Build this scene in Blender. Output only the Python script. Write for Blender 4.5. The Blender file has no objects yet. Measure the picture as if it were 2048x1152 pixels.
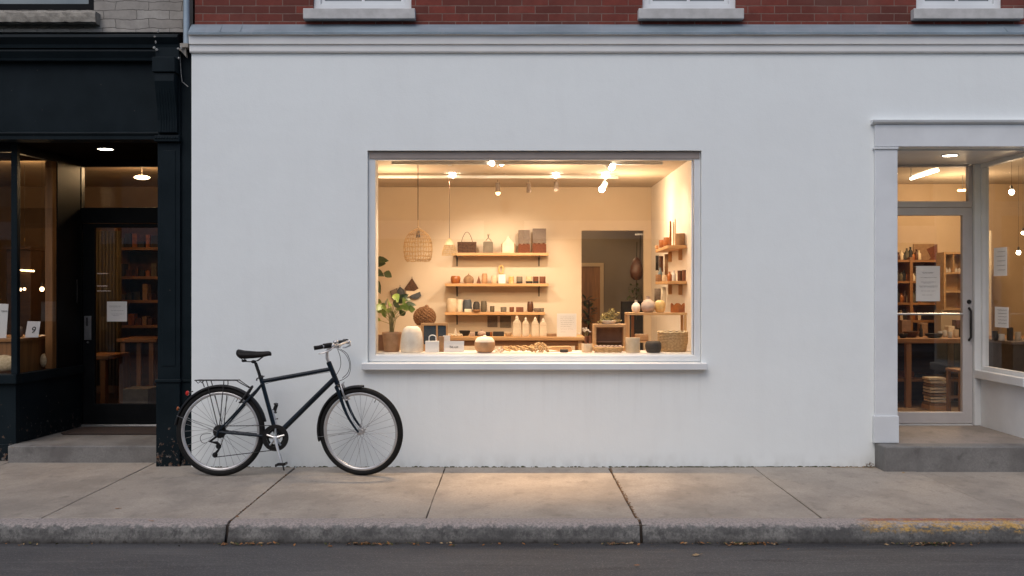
import bpy, bmesh, math, random
from math import sin, cos, pi, radians, sqrt
from mathutils import Vector, Matrix
random.seed(7)
scene = bpy.context.scene
COL = scene.collection
R = random.uniform

# the camera stands at (0,-9,1.53); X and Z turn a bearing and a depth into metres
F, CY, CZ = 2106.0, -9.0, 1.53
def X(px, Y=0.0): return (px - 1024.0) * (Y - CY) / F
def Z(py, Y=0.0): return CZ - (py - 576.0) * (Y - CY) / F
SKY_STRENGTH, SUN_STRENGTH = .15, .55

# ------------------------------------------------------------------ materials
def nd(nt, t, **kw):
    n = nt.nodes.new(t)
    for k, v in kw.items():
        if hasattr(n, k): setattr(n, k, v)
    return n
def mix(nt, fac, a, b, mode='MIX'):
    m = nt.nodes.new('ShaderNodeMix'); m.data_type = 'RGBA'; m.blend_type = mode
    for s, v in ((m.inputs[0], fac), (m.inputs[6], a), (m.inputs[7], b)):
        if isinstance(v, bpy.types.NodeSocket): nt.links.new(v, s)
        elif isinstance(v, (tuple, list)): s.default_value = (*v[:3], 1)
        else: s.default_value = v
    return m.outputs[2]
def math_(nt, op, a, b=0.0, clamp=False):
    m = nt.nodes.new('ShaderNodeMath'); m.operation = op; m.use_clamp = clamp
    for s, v in ((m.inputs[0], a), (m.inputs[1], b)):
        if isinstance(v, bpy.types.NodeSocket): nt.links.new(v, s)
        else: s.default_value = v
    return m.outputs[0]
def ramp(nt, f, p0, p1, c0=(0,0,0), c1=(1,1,1)):
    r = nt.nodes.new('ShaderNodeValToRGB'); e = r.color_ramp.elements
    e[0].position, e[1].position = p0, p1
    e[0].color, e[1].color = (*c0, 1), (*c1, 1)
    nt.links.new(f, r.inputs[0]); return r.outputs[0]
def coords(nt, scale=(1,1,1), kind='Object'):
    tc = nt.nodes.new('ShaderNodeTexCoord'); mp = nt.nodes.new('ShaderNodeMapping')
    mp.inputs['Scale'].default_value = scale
    nt.links.new(tc.outputs[kind], mp.inputs[0]); return mp.outputs[0]
def noise(nt, vec, scale, detail=4, rough=.55):
    n = nt.nodes.new('ShaderNodeTexNoise'); n.inputs['Scale'].default_value = scale
    n.inputs['Detail'].default_value = detail; n.inputs['Roughness'].default_value = rough
    nt.links.new(vec, n.inputs['Vector']); return n.outputs[0]
def new(name):
    m = bpy.data.materials.new(name); m.use_nodes = True
    return m, m.node_tree, m.node_tree.nodes['Principled BSDF']
def setin(b, **kw):
    for k, v in kw.items(): b.inputs[k.replace('_', ' ')].default_value = v
def bump(nt, b, h, strength, dist=.01):
    bp = nt.nodes.new('ShaderNodeBump'); bp.inputs['Strength'].default_value = strength
    bp.inputs['Distance'].default_value = dist
    nt.links.new(h, bp.inputs['Height']); nt.links.new(bp.outputs[0], b.inputs['Normal'])

def plain(name, c, c2=None, rough=.6, ns=8, bs=0.0, metal=0.0, stretch=(1,1,1), lo=.35, hi=.65, bd=.004, **kw):
    m, nt, b = new(name)
    c2 = c2 or tuple(v*.8 for v in c)
    v = coords(nt, stretch); n = noise(nt, v, ns)
    col = mix(nt, ramp(nt, n, lo, hi), c, c2)
    nt.links.new(col, b.inputs['Base Color'])
    b.inputs['Roughness'].default_value = rough; b.inputs['Metallic'].default_value = metal
    if bs: bump(nt, b, n, bs, bd)
    for k, val in kw.items(): b.inputs[k].default_value = val
    return m
def emit(name, c, s):
    m, nt, b = new(name)
    b.inputs['Base Color'].default_value = (*c, 1)
    b.inputs['Emission Color'].default_value = (*c, 1); b.inputs['Emission Strength'].default_value = s
    return m
def glass(name, tint=(.96,.97,.96), refl=.055, rough=0.0):
    m = bpy.data.materials.new(name); m.use_nodes = True; nt = m.node_tree; nt.nodes.clear()
    o = nt.nodes.new('ShaderNodeOutputMaterial'); t = nt.nodes.new('ShaderNodeBsdfTransparent')
    g = nt.nodes.new('ShaderNodeBsdfGlossy'); ms = nt.nodes.new('ShaderNodeMixShader')
    lw = nt.nodes.new('ShaderNodeLayerWeight'); lw.inputs[0].default_value = .5
    t.inputs[0].default_value = (*tint, 1); g.inputs['Roughness'].default_value = rough
    p = math_(nt, 'POWER', lw.outputs['Facing'], 4.0)
    f = math_(nt, 'ADD', math_(nt, 'MULTIPLY', p, .6), refl, True)
    nt.links.new(f, ms.inputs[0]); nt.links.new(t.outputs[0], ms.inputs[1]); nt.links.new(g.outputs[0], ms.inputs[2])
    nt.links.new(ms.outputs[0], o.inputs[0]); return m

M = {}
def wall_paint():
    m, nt, b = new('white masonry paint')
    v = coords(nt); big = noise(nt, v, .9, 5, .6); fine = noise(nt, v, 90, 3); mid = noise(nt, coords(nt, (2.5, 1, .5)), 3.0, 5)
    col = mix(nt, ramp(nt, big, .35, .68), (.85,.89,.88), (.82,.855,.845))
    col = mix(nt, math_(nt, 'MULTIPLY', ramp(nt, mid, .5, .9), .10), col, (.56,.56,.55))
    sx = nt.nodes.new('ShaderNodeSeparateXYZ'); nt.links.new(v, sx.inputs[0])
    low = ramp(nt, sx.outputs['Z'], .0, .13, (1,1,1), (0,0,0))
    n2 = noise(nt, coords(nt, (1, 1, .6)), 9, 6)
    col = mix(nt, math_(nt, 'MULTIPLY', low, math_(nt, 'MULTIPLY', ramp(nt, n2, .42, .8), .4)), col, (.33,.31,.27))
    zb_ = ramp(nt, sx.outputs['Z'], .25, .80, (0,0,0), (1,1,1)); zt_ = ramp(nt, sx.outputs['Z'], .835, .85, (1,1,1), (0,0,0))
    dr = ramp(nt, noise(nt, coords(nt, (22, 1, .5)), 1.4, 4, .6), .50, .72)
    xw = math_(nt, 'MULTIPLY', math_(nt, 'ADD', sx.outputs['X'], 3.0), .2)
    xin = math_(nt, 'MULTIPLY', ramp(nt, xw, .140, .150), ramp(nt, xw, .724, .734, (1,1,1), (0,0,0)))
    drip = math_(nt, 'MULTIPLY', math_(nt, 'MULTIPLY', math_(nt, 'MULTIPLY', zb_, zt_), dr), xin)
    col = mix(nt, math_(nt, 'MULTIPLY', drip, .10), col, (.40,.39,.37))
    scuff = ramp(nt, noise(nt, coords(nt, (3, 1, 6)), 3.5, 7, .75), .66, .72)
    col = mix(nt, math_(nt, 'MULTIPLY', scuff, .10), col, (.5,.49,.47))
    nt.links.new(col, b.inputs['Base Color']); setin(b, Roughness=.62)
    h = math_(nt, 'ADD', math_(nt, 'MULTIPLY', noise(nt, v, 5, 4), 2.0), math_(nt, 'MULTIPLY', fine, .35))
    bump(nt, b, h, .28, .008); return m
M['wall'] = wall_paint()
M['trim'] = plain('white trim paint', (.75,.775,.785), (.68,.70,.71), .5, 3, .08)
M['cornice'] = plain('off white cornice paint', (.80,.80,.785), (.74,.735,.72), .55, 2.5, .1)
M['inner_white'] = plain('warm white interior paint', (.80,.74,.67), (.77,.71,.64), .7, 3, .05)
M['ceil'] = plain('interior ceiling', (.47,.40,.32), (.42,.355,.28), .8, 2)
def brick(name, c1, c2, mortar, bw, bh, ms, wob=.0, off=.5):
    m, nt, b = new(name)
    tc = nt.nodes.new('ShaderNodeTexCoord'); s = nt.nodes.new('ShaderNodeSeparateXYZ'); nt.links.new(tc.outputs['Object'], s.inputs[0])
    cb = nt.nodes.new('ShaderNodeCombineXYZ'); nt.links.new(s.outputs['X'], cb.inputs[0]); nt.links.new(s.outputs['Z'], cb.inputs[1])
    v = cb.outputs[0]
    if wob:
        nn = nt.nodes.new('ShaderNodeTexNoise'); nn.inputs['Scale'].default_value = 7; nn.inputs['Detail'].default_value = 4
        nt.links.new(v, nn.inputs['Vector'])
        ad = nt.nodes.new('ShaderNodeVectorMath'); ad.operation = 'MULTIPLY_ADD'
        nt.links.new(nn.outputs['Color'], ad.inputs[0]); ad.inputs[1].default_value = (wob, wob, 0); nt.links.new(v, ad.inputs[2])
        v = ad.outputs[0]
    bt = nt.nodes.new('ShaderNodeTexBrick'); nt.links.new(v, bt.inputs['Vector'])
    bt.offset = off
    for k, val in (('Scale', 1.0), ('Mortar Size', ms), ('Brick Width', bw), ('Row Height', bh), ('Mortar Smooth', .3), ('Bias', 0.0)):
        bt.inputs[k].default_value = val
    bt.inputs['Color1'].default_value = (*c1, 1); bt.inputs['Color2'].default_value = (*c2, 1); bt.inputs['Mortar'].default_value = (*mortar, 1)
    n = noise(nt, tc.outputs['Object'], 14, 6, .65); n3 = noise(nt, tc.outputs['Object'], 1.3, 4)
    col = mix(nt, math_(nt, 'MULTIPLY', ramp(nt, n, .3, .75), .6), bt.outputs[0], tuple(x*.45 for x in c1))
    col = mix(nt, math_(nt, 'MULTIPLY', ramp(nt, n3, .5, .8), .35), col, mortar)
    nt.links.new(col, b.inputs['Base Color']); setin(b, Roughness=.85)
    h = math_(nt, 'ADD', math_(nt, 'MULTIPLY', bt.outputs['Fac'], -1.0), math_(nt, 'MULTIPLY', n, .5))
    bump(nt, b, h, .8, .006); return m
M['brick'] = brick('red brick', (.225,.043,.027), (.105,.028,.019), (.24,.155,.125), .228, .067, .0045, .006)
M['stone_block'] = brick('painted grey block', (.43,.40,.36), (.33,.30,.265), (.07,.06,.05), .29, .078, .0025, .045, .37)
M['opp_brick'] = brick('brown brick', (.30,.22,.17), (.24,.17,.13), (.3,.27,.24), .23, .07, .006)
M['sill_stone'] = plain('limestone sill', (.58,.57,.56), (.46,.455,.44), .85, 9, .4, bd=.008)
M['rough_sill'] = plain('rough sandstone sill', (.34,.31,.265), (.22,.20,.17), .9, 14, .9, bd=.015)
def zinc():
    m, nt, b = new('zinc flashing')
    n = noise(nt, coords(nt, (.8, 1, 3)), 3, 5); n2 = noise(nt, coords(nt, (9, 1, .6)), 2, 3)
    col = mix(nt, ramp(nt, n, .35, .65), (.38,.46,.52), (.28,.345,.395))
    col = mix(nt, math_(nt, 'MULTIPLY', ramp(nt, n2, .55, .75), .4), col, (.45,.48,.52))
    nt.links.new(col, b.inputs['Base Color']); setin(b, Roughness=.5, Metallic=.35)
    bump(nt, b, n, .5, .01); return m
M['zinc'] = zinc()
def black_paint():
    m, nt, b = new('blue black paint')
    v = coords(nt); n = noise(nt, v, 4, 5)
    col = mix(nt, ramp(nt, n, .35, .7), (.0055,.0105,.0135), (.009,.015,.019))
    s = nt.nodes.new('ShaderNodeSeparateXYZ'); nt.links.new(v, s.inputs[0])
    n2 = noise(nt, v, 22, 6, .7)
    low = ramp(nt, s.outputs['Z'], .0, .6, (1,1,1), (0,0,0))
    msk = ramp(nt, math_(nt, 'ADD', n2, math_(nt, 'MULTIPLY', low, .17)), .70, .74)
    rust = mix(nt, ramp(nt, noise(nt, v, 30, 3), .4, .6), (.13,.075,.05), (.16,.15,.14))
    col = mix(nt, msk, col, rust)
    n4 = noise(nt, coords(nt, (1, 1, .35)), 3, 5)
    col = mix(nt, math_(nt, 'MULTIPLY', ramp(nt, n4, .5, .8), .35), col, (.016,.024,.030))
    nt.links.new(col, b.inputs['Base Color']); setin(b, Roughness=.5); b.inputs['Specular IOR Level'].default_value = .10
    bump(nt, b, math_(nt, 'ADD', n, math_(nt, 'MULTIPLY', msk, -.6)), .25, .006); return m
M['black'] = black_paint()
M['black2'] = plain('black door paint', (.005,.006,.007), (.008,.009,.010), .45, 4, **{'Specular IOR Level': .1})
M['chip'] = plain('bare flaked paint', (.40,.40,.38), (.18,.17,.16), .9, 40)
def concrete(name, c1, c2, stain, smooth=.8, grain=1.0):
    m, nt, b = new(name)
    v = coords(nt); big = noise(nt, v, .8, 6, .65); mid = noise(nt, coords(nt, (1, .7, 1)), 2.6, 6, .6); fine = noise(nt, v, 75, 3, .7)
    streak = noise(nt, coords(nt, (1, .8, 1)), 1.7, 6, .6)
    col = mix(nt, ramp(nt, big, .33, .68), c1, c2)
    col = mix(nt, math_(nt, 'MULTIPLY', ramp(nt, mid, .45, .62), .7), col, stain)
    sp = noise(nt, coords(nt, (1, .55, 1)), 9, 5, .65)
    col = mix(nt, math_(nt, 'MULTIPLY', ramp(nt, sp, .56, .70), .45), col, tuple(x*.55 for x in stain))
    vo = nt.nodes.new('ShaderNodeTexVoronoi'); vo.inputs['Scale'].default_value = 5.5; vo.inputs['Randomness'].default_value = 1; nt.links.new(v, vo.inputs['Vector'])
    col = mix(nt, math_(nt, 'MULTIPLY', ramp(nt, vo.outputs['Distance'], .03, .055, (1,1,1), (0,0,0)), .6), col, tuple(x*.45 for x in stain))
    col = mix(nt, math_(nt, 'MULTIPLY', ramp(nt, streak, .54, .68), .3), col, tuple(min(1, x*1.45) for x in c1))
    col = mix(nt, math_(nt, 'MULTIPLY', ramp(nt, fine, .35, .68), .5*grain), col, tuple(x*.5 for x in c1))
    nt.links.new(col, b.inputs['Base Color']); setin(b, Roughness=smooth)
    bump(nt, b, math_(nt, 'ADD', math_(nt, 'MULTIPLY', fine, .5), mid), .45, .006); return m
M['pave'] = concrete('pavement concrete', (.425,.368,.305), (.355,.31,.258), (.25,.217,.18))
M['step'] = concrete('step concrete', (.24,.23,.215), (.19,.185,.175), (.11,.10,.095))
M['tread'] = concrete('worn tread concrete', (.34,.29,.25), (.28,.245,.215), (.2,.175,.15))
M['joint'] = plain('dirt in joints', (.035,.030,.026), (.07,.05,.035), .95, 30, .5)
def kerb_mat():
    m, nt, b = new('weathered kerb concrete')
    v = coords(nt); big = noise(nt, coords(nt, (1, 1, 1.5)), 2.6, 7, .7); mid = noise(nt, coords(nt, (1, 1, .6)), 17, 7, .75); fine = noise(nt, v, 60, 3, .7)
    col = mix(nt, ramp(nt, big, .38, .62), (.26,.25,.23), (.10,.097,.092))
    col = mix(nt, ramp(nt, mid, .48, .62), col, (.085,.082,.078))
    s = nt.nodes.new('ShaderNodeSeparateXYZ'); nt.links.new(v, s.inputs[0])
    top = ramp(nt, math_(nt, 'ADD', s.outputs['Z'], math_(nt, 'MULTIPLY', math_(nt, 'SUBTRACT', mid, .5), .06)), -.035, .0) if False else None
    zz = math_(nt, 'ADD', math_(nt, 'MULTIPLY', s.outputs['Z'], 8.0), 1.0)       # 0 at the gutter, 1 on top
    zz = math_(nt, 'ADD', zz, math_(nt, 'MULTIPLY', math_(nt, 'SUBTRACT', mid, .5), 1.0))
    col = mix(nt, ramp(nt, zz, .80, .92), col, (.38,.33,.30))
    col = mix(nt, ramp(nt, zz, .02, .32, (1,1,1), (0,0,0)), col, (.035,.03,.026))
    xm = ramp(nt, math_(nt, 'MULTIPLY', math_(nt, 'ADD', s.outputs['X'], math_(nt, 'MULTIPLY', big, .9)), .2), .548, .565)
    wear = ramp(nt, noise(nt, coords(nt, (1, 1, 3)), 11, 6, .75), .44, .56)
    fr = math_(nt, 'MULTIPLY', ramp(nt, s.outputs['Y'], .0, .05, (1,1,1), (0,0,0)), 1.0)
    yel = math_(nt, 'MULTIPLY', math_(nt, 'MULTIPLY', xm, ramp(nt, zz, .52, .72)), wear)
    col = mix(nt, math_(nt, 'MULTIPLY', yel, .8), col, (.62,.36,.07))
    # red remains along the back of the painted band
    rd = math_(nt, 'MULTIPLY', math_(nt, 'MULTIPLY', xm, ramp(nt, s.outputs['Y'], .10, .13)), ramp(nt, mid, .35, .5))
    col = mix(nt, math_(nt, 'MULTIPLY', rd, .75), col, (.30,.085,.065))
    col = mix(nt, math_(nt, 'MULTIPLY', ramp(nt, fine, .42, .62), .45), col, (.05,.05,.048))
    nt.links.new(col, b.inputs['Base Color']); setin(b, Roughness=.88)
    bump(nt, b, math_(nt, 'ADD', fine, math_(nt, 'MULTIPLY', mid, .8)), .5, .006); return m
M['kerb'] = kerb_mat()
def asphalt():
    m, nt, b = new('asphalt')
    v = coords(nt); big = noise(nt, coords(nt, (.5, 2.2, 1)), 1.2, 6, .6); fine = noise(nt, v, 85, 3, .75); mid = noise(nt, coords(nt, (.4, 4, 1)), 3, 6, .7)
    col = mix(nt, ramp(nt, big, .35, .68), (.081,.079,.078), (.050,.049,.050))
    col = mix(nt, math_(nt, 'MULTIPLY', ramp(nt, mid, .53, .68), .6), col, (.13,.124,.118))
    dk = noise(nt, coords(nt, (.35, 3, 1)), 2.0, 6, .7)
    col = mix(nt, math_(nt, 'MULTIPLY', ramp(nt, dk, .55, .64), .7), col, (.028,.027,.027))
    col = mix(nt, math_(nt, 'MULTIPLY', ramp(nt, fine, .53, .66), .7), col, (.19,.175,.165))
    vo = nt.nodes.new('ShaderNodeTexVoronoi'); vo.inputs['Scale'].default_value = 26; nt.links.new(v, vo.inputs['Vector'])
    col = mix(nt, ramp(nt, vo.outputs['Distance'], .035, .06, (1,1,1), (0,0,0)), col, (.20,.18,.16))
    s = nt.nodes.new('ShaderNodeSeparateXYZ'); nt.links.new(v, s.inputs[0])
    gut = ramp(nt, math_(nt, 'ADD', s.outputs['Y'], math_(nt, 'MULTIPLY', big, .25)), -.03, .14)
    col = mix(nt, math_(nt, 'MULTIPLY', gut, .55), col, (.02,.018,.017))
    nt.links.new(col, b.inputs['Base Color']); setin(b, Roughness=.72)
    bump(nt, b, math_(nt, 'ADD', fine, math_(nt, 'MULTIPLY', big, .6)), .6, .006); return m
M['asphalt'] = asphalt()
def wood(name, c1, c2, axis=0, rough=.5):
    m, nt, b = new(name)
    sc = [14, 14, 14]; sc[axis] = 1.2
    n = noise(nt, coords(nt, tuple(sc)), 1.6, 6, .6)
    nt.links.new(mix(nt, ramp(nt, n, .38, .62), c1, c2), b.inputs['Base Color']); setin(b, Roughness=rough)
    bump(nt, b, n, .15, .003); return m
M['pine'] = wood('pale pine', (.60,.36,.16), (.50,.27,.11))
M['pinez'] = wood('pale pine upright', (.60,.36,.16), (.50,.27,.11), 2)
M['oak'] = wood('amber wood', (.34,.155,.05), (.22,.095,.03))
M['oakz'] = wood('amber wood upright', (.34,.155,.05), (.22,.095,.03), 2)
M['darkwood'] = wood('dark wood', (.06,.030,.016), (.035,.018,.010))
M['floor'] = wood('wooden floor boards', (.34,.23,.14), (.25,.165,.10))
M['crank'] = plain('polished crank alloy', (.70,.70,.70), (.6,.6,.6), .3, 20, metal=.25)
M['steel'] = plain('brushed steel', (.55,.55,.55), (.45,.45,.45), .35, 20, metal=1.0)
M['chrome'] = plain('silver alloy', (.60,.59,.585), (.5,.49,.485), .3, 20, metal=.6)
M['alu'] = plain('grey aluminium door frame', (.56,.54,.54), (.50,.48,.48), .45, 4, metal=.15)
M['dark_metal'] = plain('dark grey metal', (.022,.020,.019), (.014,.014,.014), .45, 20, metal=.2)
M['glass'] = glass('window glass', (.97,.975,.965), .10)
M['glass_d'] = glass('dim window glass', (.93,.93,.92), .06)
M['glass_up'] = plain('upper window glass', (.10,.13,.14), (.17,.20,.20), .07, 2.2, **{'Specular IOR Level': .9})
M['paper'] = plain('white paper', (.80,.79,.77), (.76,.75,.73), .8, 4)
M['ink'] = plain('grey ink', (.10,.10,.10), (.14,.13,.13), .9, 5)
M['inkd'] = plain('black ink', (.02,.02,.02), (.03,.03,.03), .9, 5)
M['rubber'] = plain('black tyre rubber', (.008,.008,.008), (.014,.013,.012), .7, 30, .1, **{'Specular IOR Level': .2})
M['frame_paint'] = plain('deep navy bicycle enamel', (.003,.009,.016), (.004,.011,.020), .35, 10, **{'Specular IOR Level': .3})
M['blk_plastic'] = plain('black plastic', (.010,.009,.009), (.015,.014,.013), .45, 20, **{'Specular IOR Level': .25})
M['leather'] = plain('black saddle vinyl', (.010,.007,.006), (.007,.0055,.005), .5, 50, .15, **{'Specular IOR Level': .25})
M['mud'] = plain('black mudguard', (.007,.008,.009), (.011,.011,.012), .35, 12, **{'Specular IOR Level': .3})
M['redref'] = plain('glowing red reflector', (.55,.02,.015), (.40,.015,.01), .15, 60, **{'Emission Color': (.5,.02,.01,1), 'Emission Strength': .12})  # faint glow put into the material; the reflector is no lamp
M['orref'] = plain('amber reflector', (.50,.13,.03), (.35,.08,.02), .2, 60)
M['spoke'] = plain('steel spoke', (.35,.35,.36), (.28,.28,.29), .35, 20, metal=.7)
# craft goods
def craft(k, c, c2=None, **kw): M[k] = plain('craft ' + k.replace('_', ' '), c, c2, kw.pop('rough', .7), kw.pop('ns', 18), kw.pop('bs', .3), **kw)
craft('white_clay', (.82,.74,.63), (.74,.64,.52)); craft('cream_clay', (.68,.54,.37), (.60,.46,.30))
craft('terracotta', (.52,.30,.16), (.42,.23,.11)); craft('orange_glaze', (.42,.14,.03), (.24,.07,.018), rough=.3)
craft('brown_glaze', (.12,.045,.018), (.07,.025,.011), rough=.35); craft('slate', (.075,.085,.095), (.05,.058,.065))
craft('olive', (.13,.10,.06), (.08,.065,.04)); craft('dark_stone', (.055,.045,.035), (.035,.028,.022))
craft('pinkish', (.55,.42,.34), (.45,.34,.27)); craft('gold', (.60,.36,.10), (.75,.58,.30), rough=.3)
craft('grey_felt', (.20,.165,.12), (.15,.125,.09), rough=.9); craft('tan_felt', (.34,.21,.11), (.26,.15,.08), rough=.9)
craft('straw', (.62,.42,.21), (.42,.26,.12), ns=60, rough=.85); craft('brown_weave', (.13,.065,.035), (.06,.03,.016), ns=50, rough=.9)
craft('pale_straw', (.74,.58,.36), (.52,.37,.20), ns=40, rough=.85); craft('linen', (.78,.68,.52), (.70,.58,.42), rough=.9)
craft('rust', (.19,.06,.025), (.11,.035,.016), ns=60, rough=.95); craft('greyweave', (.24,.185,.145), (.12,.09,.07), ns=70, rough=.95, stretch=(1,1,3))
craft('near_black', (.02,.017,.015), (.03,.025,.02)); craft('copper', (.45,.20,.10), (.36,.15,.08), rough=.3, metal=.7)
craft('blue_glass', (.10,.16,.20), (.2,.25,.28), rough=.2); craft('clear_jar', (.62,.62,.60), (.5,.5,.48), rough=.15)
craft('brick_clay', (.19,.065,.028), (.13,.042,.02)); craft('bean', (.20,.10,.05), (.35,.2,.1), ns=90)
craft('blue_pane', (.045,.065,.085), (.06,.08,.10), rough=.25, bs=0)
craft('crate_back', (.27,.16,.10), (.22,.13,.08), rough=.8)
M['head_shade'] = plain('window head painted shade', (.34,.29,.26), (.29,.245,.22), .6, 4)  # taupe imitates the shade under the window head
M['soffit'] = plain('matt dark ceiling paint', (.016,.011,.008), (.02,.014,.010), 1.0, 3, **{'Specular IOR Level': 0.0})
M['leaf'] = plain('fresh green leaf', (.17,.27,.035), (.36,.40,.09), .4, 9)
M['leaf_dark'] = plain('dark green leaf', (.05,.075,.02), (.09,.11,.035), .4, 9)
M['leaf_olive'] = plain('dried yellow green sprig', (.62,.50,.22), (.42,.34,.14), .8, 30)
M['stem'] = plain('pale stem', (.34,.30,.12), (.26,.22,.09), .6, 20)
M['dry1'] = plain('dry orange leaf', (.36,.16,.05), (.25,.10,.03), .8, 30)
M['dry2'] = plain('dry tan leaf', (.42,.29,.15), (.30,.20,.10), .8, 30)
M['dry3'] = plain('dry brown leaf', (.13,.07,.035), (.20,.11,.05), .85, 30)
M['moss'] = plain('moss', (.045,.055,.015), (.09,.08,.03), .95, 60, .8)
M['mat'] = plain('dark doormat bristle', (.030,.020,.017), (.045,.03,.025), .95, 90, .8)
M['bulb'] = emit('lamp bulb', (1, .86, .62), 30)
M['bulb_hot'] = emit('spotlight lens', (1, .90, .72), 60)
M['bulb_warm'] = emit('warm ceiling lamp', (1, .70, .40), 9)
M['glass_door'] = glass('dark door glass', (.62,.58,.54), .085)
M['bulb_soft'] = emit('small dim bulb', (1, .62, .28), 9)
M['tube'] = emit('fluorescent tube', (1, .90, .74), 14)
M['room_tan'] = plain('tan interior plaster', (.56,.42,.28), (.50,.37,.24), .8, 2)
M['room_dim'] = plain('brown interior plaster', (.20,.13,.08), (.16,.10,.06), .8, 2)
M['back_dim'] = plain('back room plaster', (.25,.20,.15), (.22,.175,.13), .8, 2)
M['curtain'] = plain('olive curtain', (.16,.13,.08), (.10,.08,.05), .9, 3, stretch=(14,14,.3))
M['room_wall'] = plain('peach interior plaster', (.66,.55,.42), (.63,.52,.39), .8, 2, .05)

# ------------------------------------------------------------------ mesh builder
WL = {}
class MB:
    def __init__(s): s.bm = bmesh.new(); s.T = Matrix.Identity(4)
    def v(s, p): return s.bm.verts.new(s.T @ Vector(p))
    def box(s, x0, x1, y0, y1, z0, z1):
        a = [s.v((x, y, z)) for x in (x0, x1) for y in (y0, y1) for z in (z0, z1)]
        for f in ((0,1,3,2), (4,6,7,5), (0,4,5,1), (2,3,7,6), (0,2,6,4), (1,5,7,3)): s.bm.faces.new([a[i] for i in f])
        return s
    def quad(s, *p): s.bm.faces.new([s.v(q) for q in p]); return s
    def prism(s, poly, y0, y1):     # polygon in XZ pulled along Y
        a = [s.v((p[0], y0, p[1])) for p in poly]; b = [s.v((p[0], y1, p[1])) for p in poly]
        n = len(poly); s.bm.faces.new(a[::-1]); s.bm.faces.new(b)
        for i in range(n): s.bm.faces.new((a[i], a[(i+1) % n], b[(i+1) % n], b[i]))
        return s
    def prismx(s, poly, x0, x1):    # polygon in YZ pulled along X
        a = [s.v((x0, *p)) for p in poly]; b = [s.v((x1, *p)) for p in poly]
        n = len(poly); s.bm.faces.new(a); s.bm.faces.new(b[::-1])
        for i in range(n): s.bm.faces.new((b[i], b[(i+1) % n], a[(i+1) % n], a[i]))
        return s
    def prismz(s, poly, z0, z1):
        a = [s.v((*p, z0)) for p in poly]; b = [s.v((*p, z1)) for p in poly]
        n = len(poly); s.bm.faces.new(a[::-1]); s.bm.faces.new(b)
        for i in range(n): s.bm.faces.new((a[i], a[(i+1) % n], b[(i+1) % n], b[i]))
        return s
    def tube(s, pts, r, n=8, closed=False, cap=True, flat=1.0):
        pts = [Vector(p) for p in pts]; k = len(pts)
        rs = r if isinstance(r, (list, tuple)) else [r]*k
        rings = []; up = None
        for i, p in enumerate(pts):
            if closed: t = pts[(i+1) % k] - pts[i-1]
            else: t = pts[min(i+1, k-1)] - pts[max(i-1, 0)]
            t.normalize()
            if up is None:
                up = Vector((0, 1, 0)) if abs(t.y) < .9 else Vector((1, 0, 0))
            u = (up - t*up.dot(t)).normalized(); w = t.cross(u); up = u
            rings.append([s.v(p + (u*cos(2*pi*j/n) + w*sin(2*pi*j/n)*flat)*rs[i]) for j in range(n)])
        m = k if closed else k-1
        for i in range(m):
            a, b = rings[i], rings[(i+1) % k]
            for j in range(n): s.bm.faces.new((a[j], a[(j+1) % n], b[(j+1) % n], b[j]))
        if cap and not closed: s.bm.faces.new(rings[0][::-1]); s.bm.faces.new(rings[-1])
        return s
    def lathe(s, c, prof, n=24, fn=None, axis='z'):
        rings = []
        for r, h in prof:
            if r < 1e-5: rings.append([s.v(s._ax(c, 0, 0, h, axis))]); continue
            ring = []
            for j in range(n):
                a = 2*pi*j/n; rr = r*(fn(a, h) if fn else 1)
                ring.append(s.v(s._ax(c, rr*cos(a), rr*sin(a), h, axis)))
            rings.append(ring)
        for a, b in zip(rings, rings[1:]):
            for j in range(n):
                q = [a[j % len(a)], a[(j+1) % len(a)] if len(a) > 1 else None, b[(j+1) % len(b)] if len(b) > 1 else None, b[j % len(b)]]
                q = [x for x in q if x]
                if len(q) > 2: s.bm.faces.new(q)
        for g in (rings[0], rings[-1]):
            if len(g) > 2 and (g is rings[0] or True): 
                pass
        return s
    def _ax(s, c, a, b, h, axis):
        if axis == 'z': return (c[0]+a, c[1]+b, c[2]+h)
        if axis == 'y': return (c[0]+a, c[1]+h, c[2]+b)
        return (c[0]+h, c[1]+a, c[2]+b)
    def disc(s, c, r, n=24, axis='z', h=.004):
        return s.lathe(c, [(0, 0), (r, 0), (r, h), (0, h)], n, axis=axis)
    def ell(s, c, rx, ry, rz, n=16, m=10):
        rings = []
        for i in range(m+1):
            t = -pi/2 + pi*i/m
            if i in (0, m): rings.append([s.v((c[0], c[1], c[2]+rz*sin(t)))]); continue
            rings.append([s.v((c[0]+rx*cos(t)*cos(2*pi*j/n), c[1]+ry*cos(t)*sin(2*pi*j/n), c[2]+rz*sin(t))) for j in range(n)])
        for a, b in zip(rings, rings[1:]):
            for j in range(n):
                q = [a[j % len(a)]] + ([a[(j+1) % n]] if len(a) > 1 else []) + ([b[(j+1) % n]] if len(b) > 1 else []) + [b[j % len(b)]]
                s.bm.faces.new(q)
        return s
    def leaf(s, base, d, L, W, droop=.3, up=(0,0,1), fold=.15):
        d = Vector(d).normalized(); u = Vector(up); side = d.cross(u)
        if side.length < .01: side = Vector((1, 0, 0))
        side.normalize(); nrm = side.cross(d).normalized(); base = Vector(base); rows = []
        for i, (t, w) in enumerate(((0, .06), (.18, .62), (.4, 1), (.65, .85), (.85, .45), (1, .03))):
            p = base + d*L*t - Vector((0, 0, 1))*droop*L*t*t
            rows.append((s.v(p - side*W*w/2 + nrm*fold*W*w), s.v(p), s.v(p + side*W*w/2 + nrm*fold*W*w)))
        for a, b in zip(rows, rows[1:]):
            s.bm.faces.new((a[0], a[1], b[1], b[0])); s.bm.faces.new((a[1], a[2], b[2], b[1]))
        return s
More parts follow.
